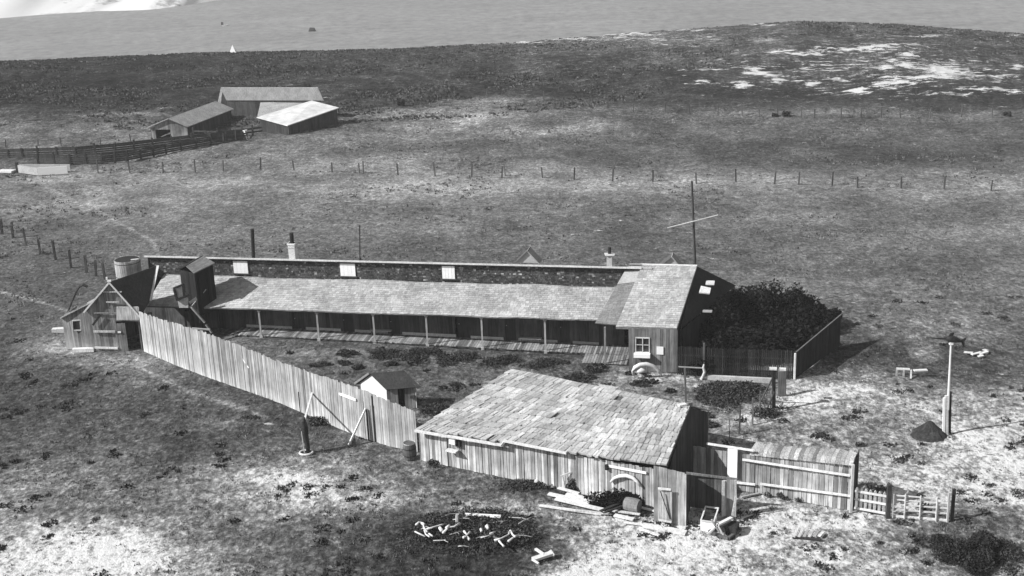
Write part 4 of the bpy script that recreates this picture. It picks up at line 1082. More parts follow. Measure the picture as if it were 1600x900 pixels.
# whale rib arch before the window
q = G(990, 586); Y_ = q.y - .6
arch([D(x, y, Y_ + i * .0) for i, (x, y) in enumerate(((990, 586), (989, 580), (992, 574), (1000, 570), (1010, 569), (1020, 572), (1028, 578), (1033, 586)))], .17, 'whale_rib_arch', 'white whale rib arch standing on the ground below the window of the projecting room', 'bone')
q = G(1002, 583); mb = MB(); mb.tube([q + V(-.3, 0, .1), q + V(0, 0, .22), q + V(.4, 0, .12)], [.08, .2, .1], 8); mb.build('vertebra', M_bone, loc=q, smooth=True, label='small white bone lying inside the whale rib arch', cat='bone')
# stile / ladder group near the corner
sx = thing('ladder_stile', 'dark upright door frame with a leaning ladder beside the low pale wall', 'frame', G(1216, 640))
q = G(1214, 637); a = V(q.x, q.y, 0)
mb = MB(); mb.beam(G(1209, 640), D(1209, 578, G(1209, 640).y), .22, .2, .6); mb.build('upright', M_dirtpile, sx)
mb = MB(); mb.beam(G(1222, 618), D(1222, 580, G(1222, 618).y), .55, .12, .9); mb.build('hanging_cloth', M_housew, sx)
Yq = G(1209, 640).y
mb = MB(); mb.box(D(1208, 577, Yq), .5, .35, .1, 1.1, AX); mb.build('cap_board', M_trim, sx)
mb = MB(); mb.box(D(1223, 578, Yq + .6), .45, .3, .12, 1.1, AX); mb.build('cap_board', M_trim, sx)
mb = MB(); mb.beam(G(1190, 625), D(1207, 590, Yq), .08, .08, 1); mb.build('ladder_rail', M_pole, sx)
mb = MB(); mb.beam(G(1194, 650), D(1210, 612, Yq - .2), .08, .08, .5); mb.build('ladder_rail', M_pole, sx)
for f in (.15, .4, .65, .9):
    p = G(1190, 625).lerp(D(1207, 590, Yq), f); r = G(1194, 650).lerp(D(1210, 612, Yq - .2), f); mb = MB(); mb.beam(p, r, .05, .05, .6); mb.build('rung', M_pole, sx)
posts = [((1155, 678), 640, 'thin dark post nearest the windbreak fence behind it'), ((1176, 663), 622, 'thin pale post between the shake shed gable and the leaning frame'),
         ((1187, 650), 612, 'thin post just left of the foot of the leaning ladder'), ((1140, 690), 655, 'short leaning stick standing close to the shake shed gable')]
for (px, py), ty, lb in posts:
    q = G(px, py); mb = MB(); mb.beam(q, V(q.x + U(-.05, .05), q.y, TOP(px, ty, q)), .09 if ty < 650 else .05, .09, U(.8, 2)); mb.build('thin_post', M_pole, loc=q, label=lb, cat='post', group='thin posts in the side yard')
mb = MB(); q = G(1206, 650); mb.box(q, .5, .3, .2, 1, .2); mb.build('pale_block', M_conc, loc=q, label='small pale block on the ground at the foot of the leaning frame', cat='block')
# pale tub and post behind the yard
q = G(1270, 498); tb = thing('pale_tub', 'pale oval tub behind the shrub filled yard', 'tub', q)
mb = MB(); mb.hexa([q + V(i, j, .1) for i, j in ((-.55, -.3), (.55, -.3), (.55, .3), (-.55, .3))], [q + V(i, j, .6) for i, j in ((-.7, -.4), (.7, -.4), (.7, .4), (-.7, .4))], 1); mb.build('tub_shell', M_trim, tb)
mb = MB(); mb.box(q + V(0, 0, .58), 1.2, .6, .05, .2); mb.build('water_surface', M_metal, tb)
q = G(1289, 497); mb = MB(); mb.tube([q, q + V(0, 0, .75)], .14, 8); mb.build('stump', M_pole, loc=q, label='short dark stump right of the pale tub', cat='stump')

# ================================================================== SWORDFISH WEATHERVANE
q = G(1479, 679)
vane = thing('weathervane', 'tall white pole topped by a dark swordfish weathervane on the right', 'weathervane', q)
pt_ = D(1486, 537, q.y)
mb = MB(); mb.beam(q - V(0, 0, .2), D(1479, 618, q.y), .2, .16, 1.0); mb.build('stake', M_trim, vane)
mb = MB(); mb.hexa([D(1473, 680, q.y - .1) + V(i, j, 0) for i, j in ((0, 0), (.14, 0), (.14, .1), (0, .1))], [D(1474, 622, q.y - .1) + V(i, j, 0) for i, j in ((0, 0), (.14, 0), (.14, .1), (0, .1))], 1.2); mb.build('stake', M_white, vane)
mb = MB(); mb.beam(q + V(.22, .1, 0), D(1485, 612, q.y + .1), .14, .12, .4); mb.build('stake', M_darkw, vane)
mb = MB(); mb.tube([D(1481, 640, q.y), pt_], [.095, .06], 8, .75); mb.build('pole', M_white, vane)
mb = MB(); mb.box(pt_ - V(.0, 0, .05), .22, .22, .18, 1); mb.build('pivot_block', M_white, vane)
Yv = q.y
def vp(x, y): return D(x, y, Yv)
fish = [vp(x, y) for x, y in ((1481, 531.5), (1478, 528), (1486, 525.5), (1494, 528), (1501, 531), (1504, 533), (1503, 536), (1496, 534.5), (1488, 533.5))]
mb = MB()
def plate(pts, th=.16):
    pts = [Vector(p) for p in pts]
    n = V(0, 1, 0) * th / 2; a = [p - n for p in pts]; i = len(mb.v); k = len(pts)
    mb.v += [tuple(p) for p in a] + [tuple(p + 2 * n) for p in pts]
    mb.f.append(tuple(i + j for j in range(k))); mb.t.append(1)
    mb.f.append(tuple(i + k + j for j in reversed(range(k)))); mb.t.append(1)
    for j in range(k): mb.f.append((i + j, i + k + j, i + k + (j + 1) % k, i + (j + 1) % k)); mb.t.append(1)
mb.tube([vp(1478, 529.5), vp(1483, 529), vp(1489, 530), vp(1496, 531.5), vp(1503, 533.8)], [.1, .22, .23, .16, .06], 10)
mb.build('fish_body', M_metal, vane, smooth=True)
mb = MB(); mb.tube([vp(1447, 527.5), vp(1479, 529.5)], [.02, .07], 6); mb.build('sword', M_metal, vane)
mb = MB(); plate([vp(1482, 528), vp(1485, 521), vp(1491, 519.5), vp(1489, 524), vp(1490, 529)], .08); mb.build('dorsal_fin', M_metal, vane)
mb = MB(); plate([vp(1500, 532), vp(1507, 529), vp(1509.5, 527.5), vp(1507, 533), vp(1507, 542), vp(1505, 543), vp(1503, 536)], .08); mb.build('tail_fin', M_metal, vane)
mb = MB(); plate([vp(1479, 531), vp(1483, 536), vp(1485, 537), vp(1484, 531)], .08); mb.build('pectoral_fin', M_metal, vane)
mb = MB(); mb.tube([vp(1484, 533), vp(1495, 534), vp(1501, 535)], [.04, .06, .02], 6); mb.build('pale_belly', M_trim, vane)
q = G(1452, 678)
mb = MB(); n = 40; rr_ = [0, .18, .4, .65, .85, 1.0, 1.12, 1.25]; zz_ = [.95, .84, .62, .4, .24, .1, .02, -.06]
hp_ = [[q + V(math.cos(6.2832 * i / n) * r_ * (1 + .22 * noise.noise(V(math.cos(6.2832 * i / n), math.sin(6.2832 * i / n), 1))), math.sin(6.2832 * i / n) * r_, z_ + .09 * noise.noise(V(math.cos(6.2832 * i / n) * r_ * 3, math.sin(6.2832 * i / n) * r_ * 3, 5))) for i in range(n)] for r_, z_ in zip(rr_, zz_)]
for a, b_ in zip(hp_, hp_[1:]):
    for i in range(n): mb.face([b_[i], b_[(i + 1) % n], a[(i + 1) % n], a[i]], U(.7, 1.3))
mb.build('coal_heap', M_dirtpile, loc=q, label='dark pointed heap beside the foot of the weathervane pole', cat='heap')

# ================================================================== SHRUBS AND GARDEN MATS
def bush(px, py, rx, rz, label, name='shrub', ry=None, n=None, mt=M_leaf, size=.16, group=None, cat='shrub'):
    q = G(px, py); q.z -= .02; r = (rx, ry or rx * .8, rz); n = n or int(700 * rx * max(rz, .5) + 250)
    mb = MB(); mb.leaves(q, r, n, size, clumps=int(10 + 6 * rx))
    # stems
    if rz > .8:
        root = thing(name, label, cat, q, group); mb.build('crown', mt, root)
        for i in range(3):
            m2 = MB(); a = U(0, 6.28); m2.tube([q - V(0, 0, .05), q + V(math.cos(a) * r[0] * .15, math.sin(a) * r[1] * .15, rz * .35), q + V(math.cos(a) * r[0] * .4, math.sin(a) * r[1] * .4, rz * .75)], [.07, .05, .02], 5); m2.build('stem', M_pole, root)
        return root
    return mb.build(name, mt, loc=q, label=label, cat=cat, group=group)
gY = 'dark shrubs filling the yard right of the house'
M_shrub = mat('shaded_shrub_leaves', .010, .35, (4, 4, 4), .3, bump=0)  # near-black copy of the leaf colour, with the yard's shade in it
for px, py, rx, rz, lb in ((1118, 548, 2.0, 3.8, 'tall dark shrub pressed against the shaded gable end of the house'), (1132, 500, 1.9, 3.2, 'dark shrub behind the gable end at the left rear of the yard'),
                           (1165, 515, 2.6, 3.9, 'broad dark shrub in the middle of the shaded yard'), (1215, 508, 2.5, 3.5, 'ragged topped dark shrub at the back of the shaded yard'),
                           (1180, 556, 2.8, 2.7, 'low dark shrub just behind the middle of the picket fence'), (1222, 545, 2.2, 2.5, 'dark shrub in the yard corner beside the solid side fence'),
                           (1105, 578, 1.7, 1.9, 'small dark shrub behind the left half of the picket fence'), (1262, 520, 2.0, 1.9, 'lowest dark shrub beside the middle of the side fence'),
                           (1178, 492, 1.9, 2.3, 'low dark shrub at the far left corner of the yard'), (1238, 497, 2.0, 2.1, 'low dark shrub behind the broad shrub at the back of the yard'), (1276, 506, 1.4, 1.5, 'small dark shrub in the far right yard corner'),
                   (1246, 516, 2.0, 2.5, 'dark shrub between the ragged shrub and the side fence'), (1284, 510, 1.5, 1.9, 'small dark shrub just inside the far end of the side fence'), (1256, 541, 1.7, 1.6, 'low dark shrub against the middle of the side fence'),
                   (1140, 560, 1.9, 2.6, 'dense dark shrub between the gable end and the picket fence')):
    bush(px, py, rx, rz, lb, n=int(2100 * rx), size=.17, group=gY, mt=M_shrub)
mats = [((545, 552), 1.0, 'small dark plant mat at the left end of the garden row'), ((600, 553), 1.5, 'dark plant mat in front of the third verandah post'), ((655, 557), 2.1, 'wide dark plant mat in front of the fourth verandah post'),
        ((705, 563), 1.5, 'dark plant mat left of the fifth verandah post'), ((725, 558), 1.3, 'dark plant mat beside the verandah edge near the fifth post'), ((775, 567), 1.5, 'dark plant mat right of the fifth verandah post'), ((800, 562), 1.2, 'dark plant mat on the verandah edge between the fifth and sixth posts'),
        ((858, 572), 1.7, 'oval dark plant mat below the sixth verandah post'), ((930, 578), 1.0, 'round dark bush in front of the corner roof'), ((905, 590), 1.2, 'dark plant mat just behind the shake roof ridge'),
        ((498, 571), .9, 'small dark plant mat near the top of the long fence'), ((538, 567), .5, 'tiny dark plant mat in the middle of the yard'), ((558, 575), .55, 'little dark plant mat left of the small hut'), ((612, 570), .6, 'little dark plant mat behind the small hut'),
        ((708, 605), .9, 'dark plant mat between the small hut and the shake roof'), ((1003, 600), .8, 'dark plant mat below the whale rib arch'), ((1022, 597), .4, 'smallest dark tuft right of the plant mat by the arch'), ((1047, 612), .4, 'small dark tuft near the roof corner pole'), ((985, 584), .4, 'small dark bush left of the whale rib arch'),
        ((1103, 650), .6, 'small dark mat left in the side yard'), ((1107, 666), .9, 'long dark mat beside the shed gable')]
for (px, py), r, lb in mats:
    tall = .5 if 'round dark bush' in lb else .26
    bush(px, py, r, tall, lb, 'plant_mat', ry=r * .85, n=int(900 * r), mt=M_mat, size=.09, group='dark plant mats in the yard', cat='plant')
bush(1140, 618, 2.6, .5, 'large dark mounded ground plant in front of the low pale wall', 'plant_mound', ry=2.6, n=4200, mt=M_mat, size=.1, cat='plant')
bush(1195, 648, 1.0, .6, 'dark straggly plant at the foot of the leaning frame', 'plant_mound', n=900, mt=M_mat, size=.1, cat='plant')
M_round = mat('round_bush_leaves', .026, .4, (3, 3, 3), .45, bump=0)
bush(1520, 868, 2.2, 1.05, 'round dark bush low in the right foreground', 'round_bush', ry=2.1, n=12000, mt=M_round, size=.08)
bush(690, 643, 1.5, .5, 'dark plants in the shade between the hut and the shake shed', 'plant_mound', n=1500, mt=M_mat, size=.1, cat='plant')
bush(502, 660, .8, .6, 'low dark bush against the long fence behind the gnarled post', 'shrub', n=900, size=.1)
bush(683, 725, .6, .35, 'small dark bush at the shed wall near the barrel', 'shrub', n=400, size=.08)
bush(825, 758, 1.7, .32, 'spreading dark weeds along the foot of the shed wall', 'shrub', ry=.9, n=1500, size=.09)
bush(850, 756, .9, .5, 'dark weeds beside the two small pale stones at the shed wall', 'shrub', ry=.5, n=700, size=.09)
bush(965, 787, 2.2, .85, 'black brush heap in front of the shed wall under the whale rib', 'brush_heap', ry=.6, n=4200, mt=M_shrub, size=.11, cat='brush')
bush(893, 769, .5, .8, 'dark bush against the shed wall left of the brush heap', 'shrub', n=900, size=.1)
for i, (px, py) in enumerate(((1205, 772), (1225, 776), (1245, 780))):
    bush(px, py, .5, .4, ('dark weed clump under the dark post of the windbreak fence', 'dark weed clump below the lower rail of the windbreak fence', 'rightmost dark weed clump in front of the windbreak fence')[i], 'weed_clump', n=260, size=.08, group='weed clumps at the windbreak fence', cat='weeds')
for i, (px, py, r) in enumerate(((590, 560 + 100, .5), (1185, 845, .3), (1195, 862, .45), (1222, 866, .3), (885, 850, .35), (530, 668, .4), (560, 690, .3))):
    pass
# ================================================================== LOOSE THINGS ON THE GROUND
def plank_thing(a, b_, w_, h_, label, mt=M_trim, tone=1.1, name='plank', group=None, lift=.06):
    A, B = G(*a, lift), G(*b_, lift); mb = MB(); mb.beam(A, B, w_, h_, tone); return mb.build(name, mt, loc=A, label=label, cat='plank', group=group)
gp_ = 'pale planks lying in front of the shake shed'
plank_thing((857, 776), (922, 790), .32, .07, 'uppermost pale plank of the pile before the shed', group=gp_, lift=.2)
plank_thing((868, 782), (948, 801), .34, .07, 'broad pale plank in the middle of the pile before the shed', group=gp_, lift=.13)
plank_thing((885, 778), (935, 789), .3, .06, 'short pale plank lying across the top of the plank pile', group=gp_, lift=.28)
plank_thing((843, 791), (940, 805), .2, .07, 'long narrow pale plank lowest in the plank pile', group=gp_)
plank_thing((960, 806), (990, 813), .3, .07, 'short pale plank right of the plank pile', group=gp_)
plank_thing((975, 788), (1025, 800), .18, .07, 'narrow pale plank before the brush heap', group=gp_)
plank_thing((1005, 822), (1072, 834), .5, .08, 'wide pale plank lying before the plank door', group=gp_)
plank_thing((1000, 828), (1030, 838), .2, .06, 'narrow pale plank in front of the wide plank', group=gp_)
plank_thing((938, 806), (977, 790), .18, .08, 'dark plank leaning across the plank pile', M_darkw, .6, group=None, lift=.3)
plank_thing((945, 808), (980, 795), .12, .08, 'second dark stick beside the plank pile', M_darkw, .6, group=None, lift=.3)
plank_thing((1068, 833), (1078, 823), .12, .08, 'short dark stick at the end of the wide plank', M_darkw, .6)
plank_thing((872, 770), (905, 779), .22, .06, 'short pale plank at the upper back of the plank pile', group=gp_, lift=.34)
plank_thing((900, 800), (955, 806), .16, .06, 'thin grey plank on the near side of the plank pile', M_board, 1.2, group=gp_, lift=.12)
plank_thing((955, 800), (1000, 806), .2, .06, 'grey plank between the plank pile and the plank door', M_board, 1.3, group=gp_, lift=.1)
plank_thing((975, 817), (1010, 822), .16, .06, 'small pale slat left of the wide plank', group=gp_, lift=.05)
plank_thing((1158, 778), (1186, 772), .14, .06, 'grey board on the ground right of the open bay', M_board, 1.0)
plank_thing((1160, 812), (1176, 806), .16, .1, 'short dark log right of the sledge', M_pole, 1.0)
# white chest
q = G(1107, 826); cb_ = thing('chest', 'white open topped chest in front of the open bay', 'chest', q)
mb = MB(); mb.box(q, .78, .75, .62, 1, -.35)
mb.build('chest_body', M_white, cb_)
mb = MB(); pa = q + V(0, 0, .66); u_ = V(math.cos(-.35), math.sin(-.35), 0); v_ = V(-u_.y, u_.x, 0)
for s_, e_ in ((-1, 1), (1, 1)): mb.beam(pa + u_ * .36 * s_ - v_ * .4, pa + u_ * .36 * s_ + v_ * 1.0 + V(0, 0, .18), .08, .07, 1.1)
mb.beam(pa - u_ * .36 + v_ * .97 + V(0, 0, .18), pa + u_ * .36 + v_ * .97 + V(0, 0, .18), .08, .07); mb.beam(pa - u_ * .36 - v_ * .38, pa + u_ * .36 - v_ * .38, .08, .07)
mb.build('lid_frame', M_trim, cb_)
mb = MB(); mb.box(q + V(0, 0, .63), .66, .6, .03, .3, -.35); mb.build('chest_dark_top', M_darkw, cb_)  # dark plate on the solid box stands for the shaded inside
# low sledge / cart frame
q = G(1130, 836); ct = thing('sawbuck_sledge', 'low wooden sledge with crossed sticks in front of the open bay', 'sledge', q)
def GP(x, y, up=0): return G(x, y, up)
for a, b_ in (((1108, 834), (1138, 844)), ((1138, 844), (1157, 830)), ((1125, 826), (1157, 830)), ((1108, 834), (1125, 826))):
    mb = MB(); mb.beam(GP(*a, .12), GP(*b_, .12), .16, .14, .9); mb.build('runner', M_pole, ct)
Yc = q.y - .3
for a, b_, tn in (((1112, 812), (1124, 832), .8), ((1132, 840), (1120, 818), 1.6), ((1108, 833), (1122, 819), 1.4)):
    mb = MB(); mb.beam(D(*a, Yc), D(*b_, Yc), .1, .09, tn); mb.build('cross_stick', M_post, ct)
mb = MB(); mb.beam(D(1121, 820, Yc), D(1143, 809, Yc + .8), .2, .1, 1.3); mb.build('top_board', M_trim, ct)
mb = MB(); mb.box(GP(1140, 832, .15), .9, .8, .4, .5, -.4); mb.build('load_box', M_darkw, ct)
# small pale stones at the wall
for i, (px, py, h_) in enumerate(((839, 757, .4), (853, 758, .55))):
    q = G(px, py); mb = MB(); mb.tube([q, q + V(0, 0, h_ * .5), q + V(.03, 0, h_)], [.16, .17, .08], 7, 1); mb.build('pale_stone', M_conc, loc=q, smooth=True, label=('left of two small pale stones at the foot of the shed wall', 'taller right one of two small pale stones at the foot of the shed wall')[i], cat='stone', group='pale stones at the shed wall')
q = G(893, 765); mb = MB(); Y_ = q.y - .3; mb.beam(D(876, 744, Y_), D(893, 738, Y_), .07, .09, 1); mb.beam(D(880, 745, Y_), D(884, 766, Y_), .07, .07, .8); mb.build('crooked_branch', M_drift, loc=q, label='pale crooked branch leaning on the bush by the shed wall', cat='branch')

# fire pit with driftwood and bones
c_ = G(735, 832)
def pit():
    mb = MB(); n = 40; rings = [(1.0, -.02), (.93, .14), (.85, .16), (.74, .06), (.0, .05)]
    ex, ey = 2.7, 2.0
    for i in range(n):
        a0, a1 = 2 * math.pi * i / n, 2 * math.pi * (i + 1) / n
        w0, w1 = [1 + .3 * noise.noise(V(math.cos(a_) * 1.4, math.sin(a_) * 1.4, 4)) for a_ in (a0, 2 * math.pi * ((i + 1) % n) / n)]
        for (r0, z0), (r1, z1) in zip(rings, rings[1:]):
            z0a, z1a = z0 * (.6 + .6 * max(0, math.sin(a0))), z1 * (.6 + .6 * max(0, math.sin(a0)))
            z0b, z1b = z0 * (.6 + .6 * max(0, math.sin(a1))), z1 * (.6 + .6 * max(0, math.sin(a1)))
            mb.face([c_ + V(math.cos(a0) * ex * r0 * w0, math.sin(a0) * ey * r0 * w0, z0a), c_ + V(math.cos(a1) * ex * r0 * w1, math.sin(a1) * ey * r0 * w1, z0b),
                     c_ + V(math.cos(a1) * ex * r1 * w1, math.sin(a1) * ey * r1 * w1, z1b), c_ + V(math.cos(a0) * ex * r1 * w0, math.sin(a0) * ey * r1 * w0, z1a)], U(.5, 1.5))
    return mb
pit().build('garden_bed', M_dirtpile, loc=c_, label='round dark planted bed ringed by bones and driftwood in the foreground', cat='garden bed')
mb = MB(); mb.leaves(c_ + V(0, 0, .05), (3.6, 2.5, .45), 8000, .09, clumps=60); mb.build('bed_plants', M_mat, loc=c_, label='dark straggly plants growing in the round foreground bed', cat='plants')
q0, q1 = G(727, 811, .3), G(783, 815, .3)
mb = MB(); mb.tube([q0, q1], [.1, .13], 8, 1.2); mb.build('driftwood_log', M_drift, loc=q0, label='straight pale log along the back edge of the round bed', cat='log')
mb = MB(); mb.tube([G(665, 821, .2), D(700, 808, c_.y + 2.2), D(710, 801, c_.y + 2.4)], [.06, .12, .16], 8, .25); mb.build('dark_driftwood', M_dirtpile, loc=G(665, 821), label='dark driftwood limb rising at the back left of the round bed', cat='log')
mb = MB(); q = G(715, 822); mb.tube([q, q + V(.02, 0, .75)], [.14, .1], 7, .7); mb.build('stump', M_drift, loc=q, label='short grey stump in the back left of the round bed', cat='stump')
def bones(segs, label, r=.085, name='bone', lift=.42):
    o0 = G(*segs[0][0]); mb = MB()
    for s_ in segs:
        pts = [G(x, y, lift + U(0, .12)) for x, y in s_]; k = len(pts)
        mb.tube(pts, [r * (1.0 if i in (0, k - 1) else .6) for i in range(k)], 7, U(.9, 1.1))
    return mb.build(name, M_bone, loc=o0, smooth=True, label=label, cat='bone', group='bleached bones round the dark bed')
bones([[(651, 832), (655, 829), (662, 829), (663, 836), (668, 843)], [(660, 829), (664, 832)]], 'curled white bone at the far left edge of the round bed')
bones([[(668, 839), (678, 834), (690, 833), (693, 831)]], 'slender white bone lying left inside the round bed', .07)
bones([[(664, 840), (666, 846), (672, 851)]], 'short white bone below the curled bone', .06)
bones([[(649, 843), (665, 849)]], 'thin white stick left of the round bed', .045)
bones([[(671, 847), (677, 851)]], 'tiny white bone at the lower left of the bed', .05)
bones([[(693, 844), (701, 836), (710, 836), (719, 831)], [(698, 838), (703, 834)]], 'forked white bone left of the star shaped bone', .085)
bones([[(688, 837), (691, 841)]], 'small white knuckle bone between two longer bones', .1)
bones([[(726, 843), (730, 848), (735, 843)], [(725, 853), (730, 848), (734, 854)]], 'star shaped white bone at the front middle of the bed', .08)
bones([[(773, 857), (783, 855), (795, 848), (797, 843)], [(780, 856), (785, 864), (788, 866)]], 'branching white bone at the front right of the bed', .075)
bones([[(795, 858), (803, 851), (811, 847)], [(798, 841), (802, 848), (806, 851)]], 'crossed white bones at the right edge of the bed', .08)
bones([[(752, 853), (762, 850), (772, 847)], [(766, 846), (775, 842)]], 'thin broken white bone in the front right of the bed', .045)
bones([[(759, 835), (764, 834)], [(762, 832), (763, 839)]], 'small white bone in the middle of the bed', .08)
bones([[(752, 838), (753, 842)]], 'tiny white bone left of the middle of the bed', .08)
for i, wh in enumerate(('right', 'back right', 'back middle', 'back left', 'left', 'front left', 'front middle', 'front right')):
    for kind_, rr0 in (('outer', .88), ('inner', .5)):
        a_ = i * math.pi / 4 + U(-.25, .25); q = c_ + V(math.cos(a_) * 3.1 * rr0, math.sin(a_) * 2.3 * rr0, U(.2, .4)); b_ = U(-.7, .9); L_ = U(.5, 1.3) * (1 if kind_ == 'outer' else .8)
        e_ = q + V(math.cos(b_) * L_, math.sin(b_) * L_, U(-.1, .2)); m_ = q.lerp(e_, .55) + V(U(-.15, .15), U(-.15, .15), U(0, .12))
        mb = MB(); mb.tube([q, m_, e_], [.035, .03, .012], 5, U(.3, .95)); mb.tube([m_, m_ + V(U(-.3, .3), U(-.4, .1), U(0, .2))], [.028, .012], 5, U(.4, .9))
        mb.build('dry_stick', M_drift, loc=q, label=('thin dry forked stick at the %s edge of the round bed' if kind_ == 'outer' else 'shorter dry twig among the plants in the %s part of the bed') % wh, cat='stick', group='dry sticks tangled in the round bed')
q = G(845, 876); wx = thing('wooden_cross', 'small pale whale vertebra shaped like a cross lying in the foreground', 'bone', q)
mb = MB(); mb.beam(G(833, 878, .15), G(861, 870, .2), .34, .14, 1.0); mb.build('long_arm', M_bone, wx)
mb = MB(); mb.beam(G(837, 864, .25), G(850, 872, .22), .14, .1, 1.0); mb.build('short_arm', M_bone, wx)
mb = MB(); mb.tube([G(860, 868, .25), G(866, 872, .15)], [.14, .07], 7, 1.0); mb.build('knob', M_bone, wx)
mb = MB(); mb.tube([G(832, 878, .15), G(842, 883, .1)], [.08, .06], 7, 1.0); mb.build('knob', M_bone, wx)
# slatted pallet
q = G(1262, 838); pl = thing('slatted_pallet', 'broken slatted pallet lying on the sand at the lower right', 'pallet', q)
for i in range(6):
    mb = MB(); a = G(1240 + i * 8, 842 - i * .2 + 0, .12); b_ = G(1246 + i * 8, 829 + i * 1.0, .12); mb.beam(a, b_, .16, .05, U(.8, 1.6)); mb.build('slat', M_board, pl)
mb = MB(); mb.beam(G(1238, 841, .06), G(1284, 845, .06), .12, .1, .6); mb.build('bearer', M_darkw, pl)
# benches on the verandah
for i, (x0, x1, y) in enumerate(((578, 612, 528), (812, 846, 536))):
    a = D(x0, y - 9, H(st(W(x0, y, .3))[0], TW - .45, 0).y); b_ = D(x1, y - 8, H(st(W(x1, y, .3))[0], TW - .45, 0).y)
    g = gz(a.x, a.y) + .15
    bt = thing('bench', ('wooden bench against the house wall between the third and fourth verandah posts', 'wooden bench against the house wall near the sixth verandah post')[i], 'bench', V(a.x, a.y, g), 'benches under the verandah')
    mb = MB(); mb.beam(V(a.x, a.y, g + .45), V(b_.x, b_.y, g + .45), .38, .05, .9); mb.build('seat', M_post, bt)
    for f in (.08, .92):
        p = a.lerp(b_, f); mb = MB(); mb.beam(V(p.x, p.y, g), V(p.x, p.y, g + .43), .06, .34, .8); mb.build('leg', M_darkw, bt)
# trough benches and debris on the right
for i, (px, py, n_) in enumerate(((1415, 586, 0), (1524, 553, 1))):
    q = G(px, py); lb = ('low pale bench frame on the dark grass left of the weathervane', 'scatter of pale broken boards right of the weathervane top')[i]
    root = thing(('trough_bench', 'broken_boards')[i], lb, ('frame', 'boards')[i], q)
    if i == 0:
        for a, b_ in (((1400, 580), (1421, 581)), ((1427, 583), (1448, 582))): mb = MB(); mb.beam(G(a[0], a[1] + 6, .5), G(b_[0], b_[1] + 6, .5), .3, .07, 1.0); mb.build('board', M_trim, root)
        for x in (1401, 1412, 1423): mb = MB(); mb.beam(G(x, 588 + (x == 1423) * 4), G(x, 588, .5), .12, .1, .7); mb.build('leg', M_trim, root)
    else:
        for a, b_ in (((1506, 553), (1520, 555)), ((1518, 557), (1533, 554)), ((1530, 556), (1543, 553)), ((1528, 560), (1536, 559)), ((1537, 549), (1543, 552))): mb = MB(); mb.beam(G(*a, .15), G(*b_, .2), .25, .06, U(.8, 1.3)); mb.build('board', M_trim, root)

# ================================================================== FAR BARNS
def barn4(name, label, eaveF, ridge, ezf, rz_, wallz, mt_roof, backrun, wallmt=M_darkw, end=None, nm='barn'):
    """eaveF, ridge: pairs of picture points (left, right) of the near eave and ridge; ezf, rz_: their heights"""
    a, b_ = W(*eaveF[0], ezf), W(*eaveF[1], ezf); c, d = W(*ridge[1], rz_), W(*ridge[0], rz_)
    root = thing(name, label, 'barn', V(a.x, a.y, gz(a.x, a.y)), 'far barns at the foot of the slope')
    mb = MB(); mb.slab([a, b_, c, d], .12, 1); mb.build('roof_slope', mt_roof, root)
    run = ((d - a) + (c - b_)) / 2; run.z = 0
    e, f = d + run * backrun, c + run * backrun; e.z = f.z = rz_ - (rz_ - ezf) * backrun
    mb = MB(); mb.slab([d, c, f, e], .12, .8); mb.build('roof_slope', mt_roof, root)
    ins = run.normalized() * .3; al = (b_ - a).normalized(); al.z = 0
    A, B, Cc, Dd, Ee, Ff = a + ins + al * .3, b_ + ins - al * .3, c - al * .3, d + al * .3, e - ins + al * .3, f - ins - al * .3
    def g(p): return V(p.x, p.y, gz(p.x, p.y) - .2)
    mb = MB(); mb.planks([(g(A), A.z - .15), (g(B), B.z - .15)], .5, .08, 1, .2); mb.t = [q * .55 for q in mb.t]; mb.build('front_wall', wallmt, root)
    mb = MB(); mb.planks([(g(B), B.z - .15), (g(Cc), Cc.z - .15), (g(Ff), Ff.z - .15)], .5, .08, 1, .2); mb.build('end_wall', wallmt, root)
    mb = MB(); mb.planks([(g(Ee), Ee.z - .15), (g(Dd), Dd.z - .15), (g(A), A.z - .15)], .5, .08, 1, .2); mb.build('end_wall', end or wallmt, root)
    mb = MB(); mb.planks([(g(Ff), Ff.z - .15), (g(Ee), Ee.z - .15)], .5, .08, 1, .2); mb.build('back_wall', wallmt, root)
    return root, (A, B, Cc, Dd, Ee, Ff)
# rear barn, ridge level
r1, c1_ = barn4('far_barn', 'rear far barn with the long level grey roof', ((340, 161), (488, 160)), ((345, 137), (497, 137)), 2.3, 4.7, 0, M_farroof, .8)
mb = MB(); mb.slab([W(402, 182, 1.7), W(440, 176, 1.9), W(488, 158, 2.5), W(407, 160, 2.5)], .1, .9); mb.build('lower_roof', M_farroof, r1)
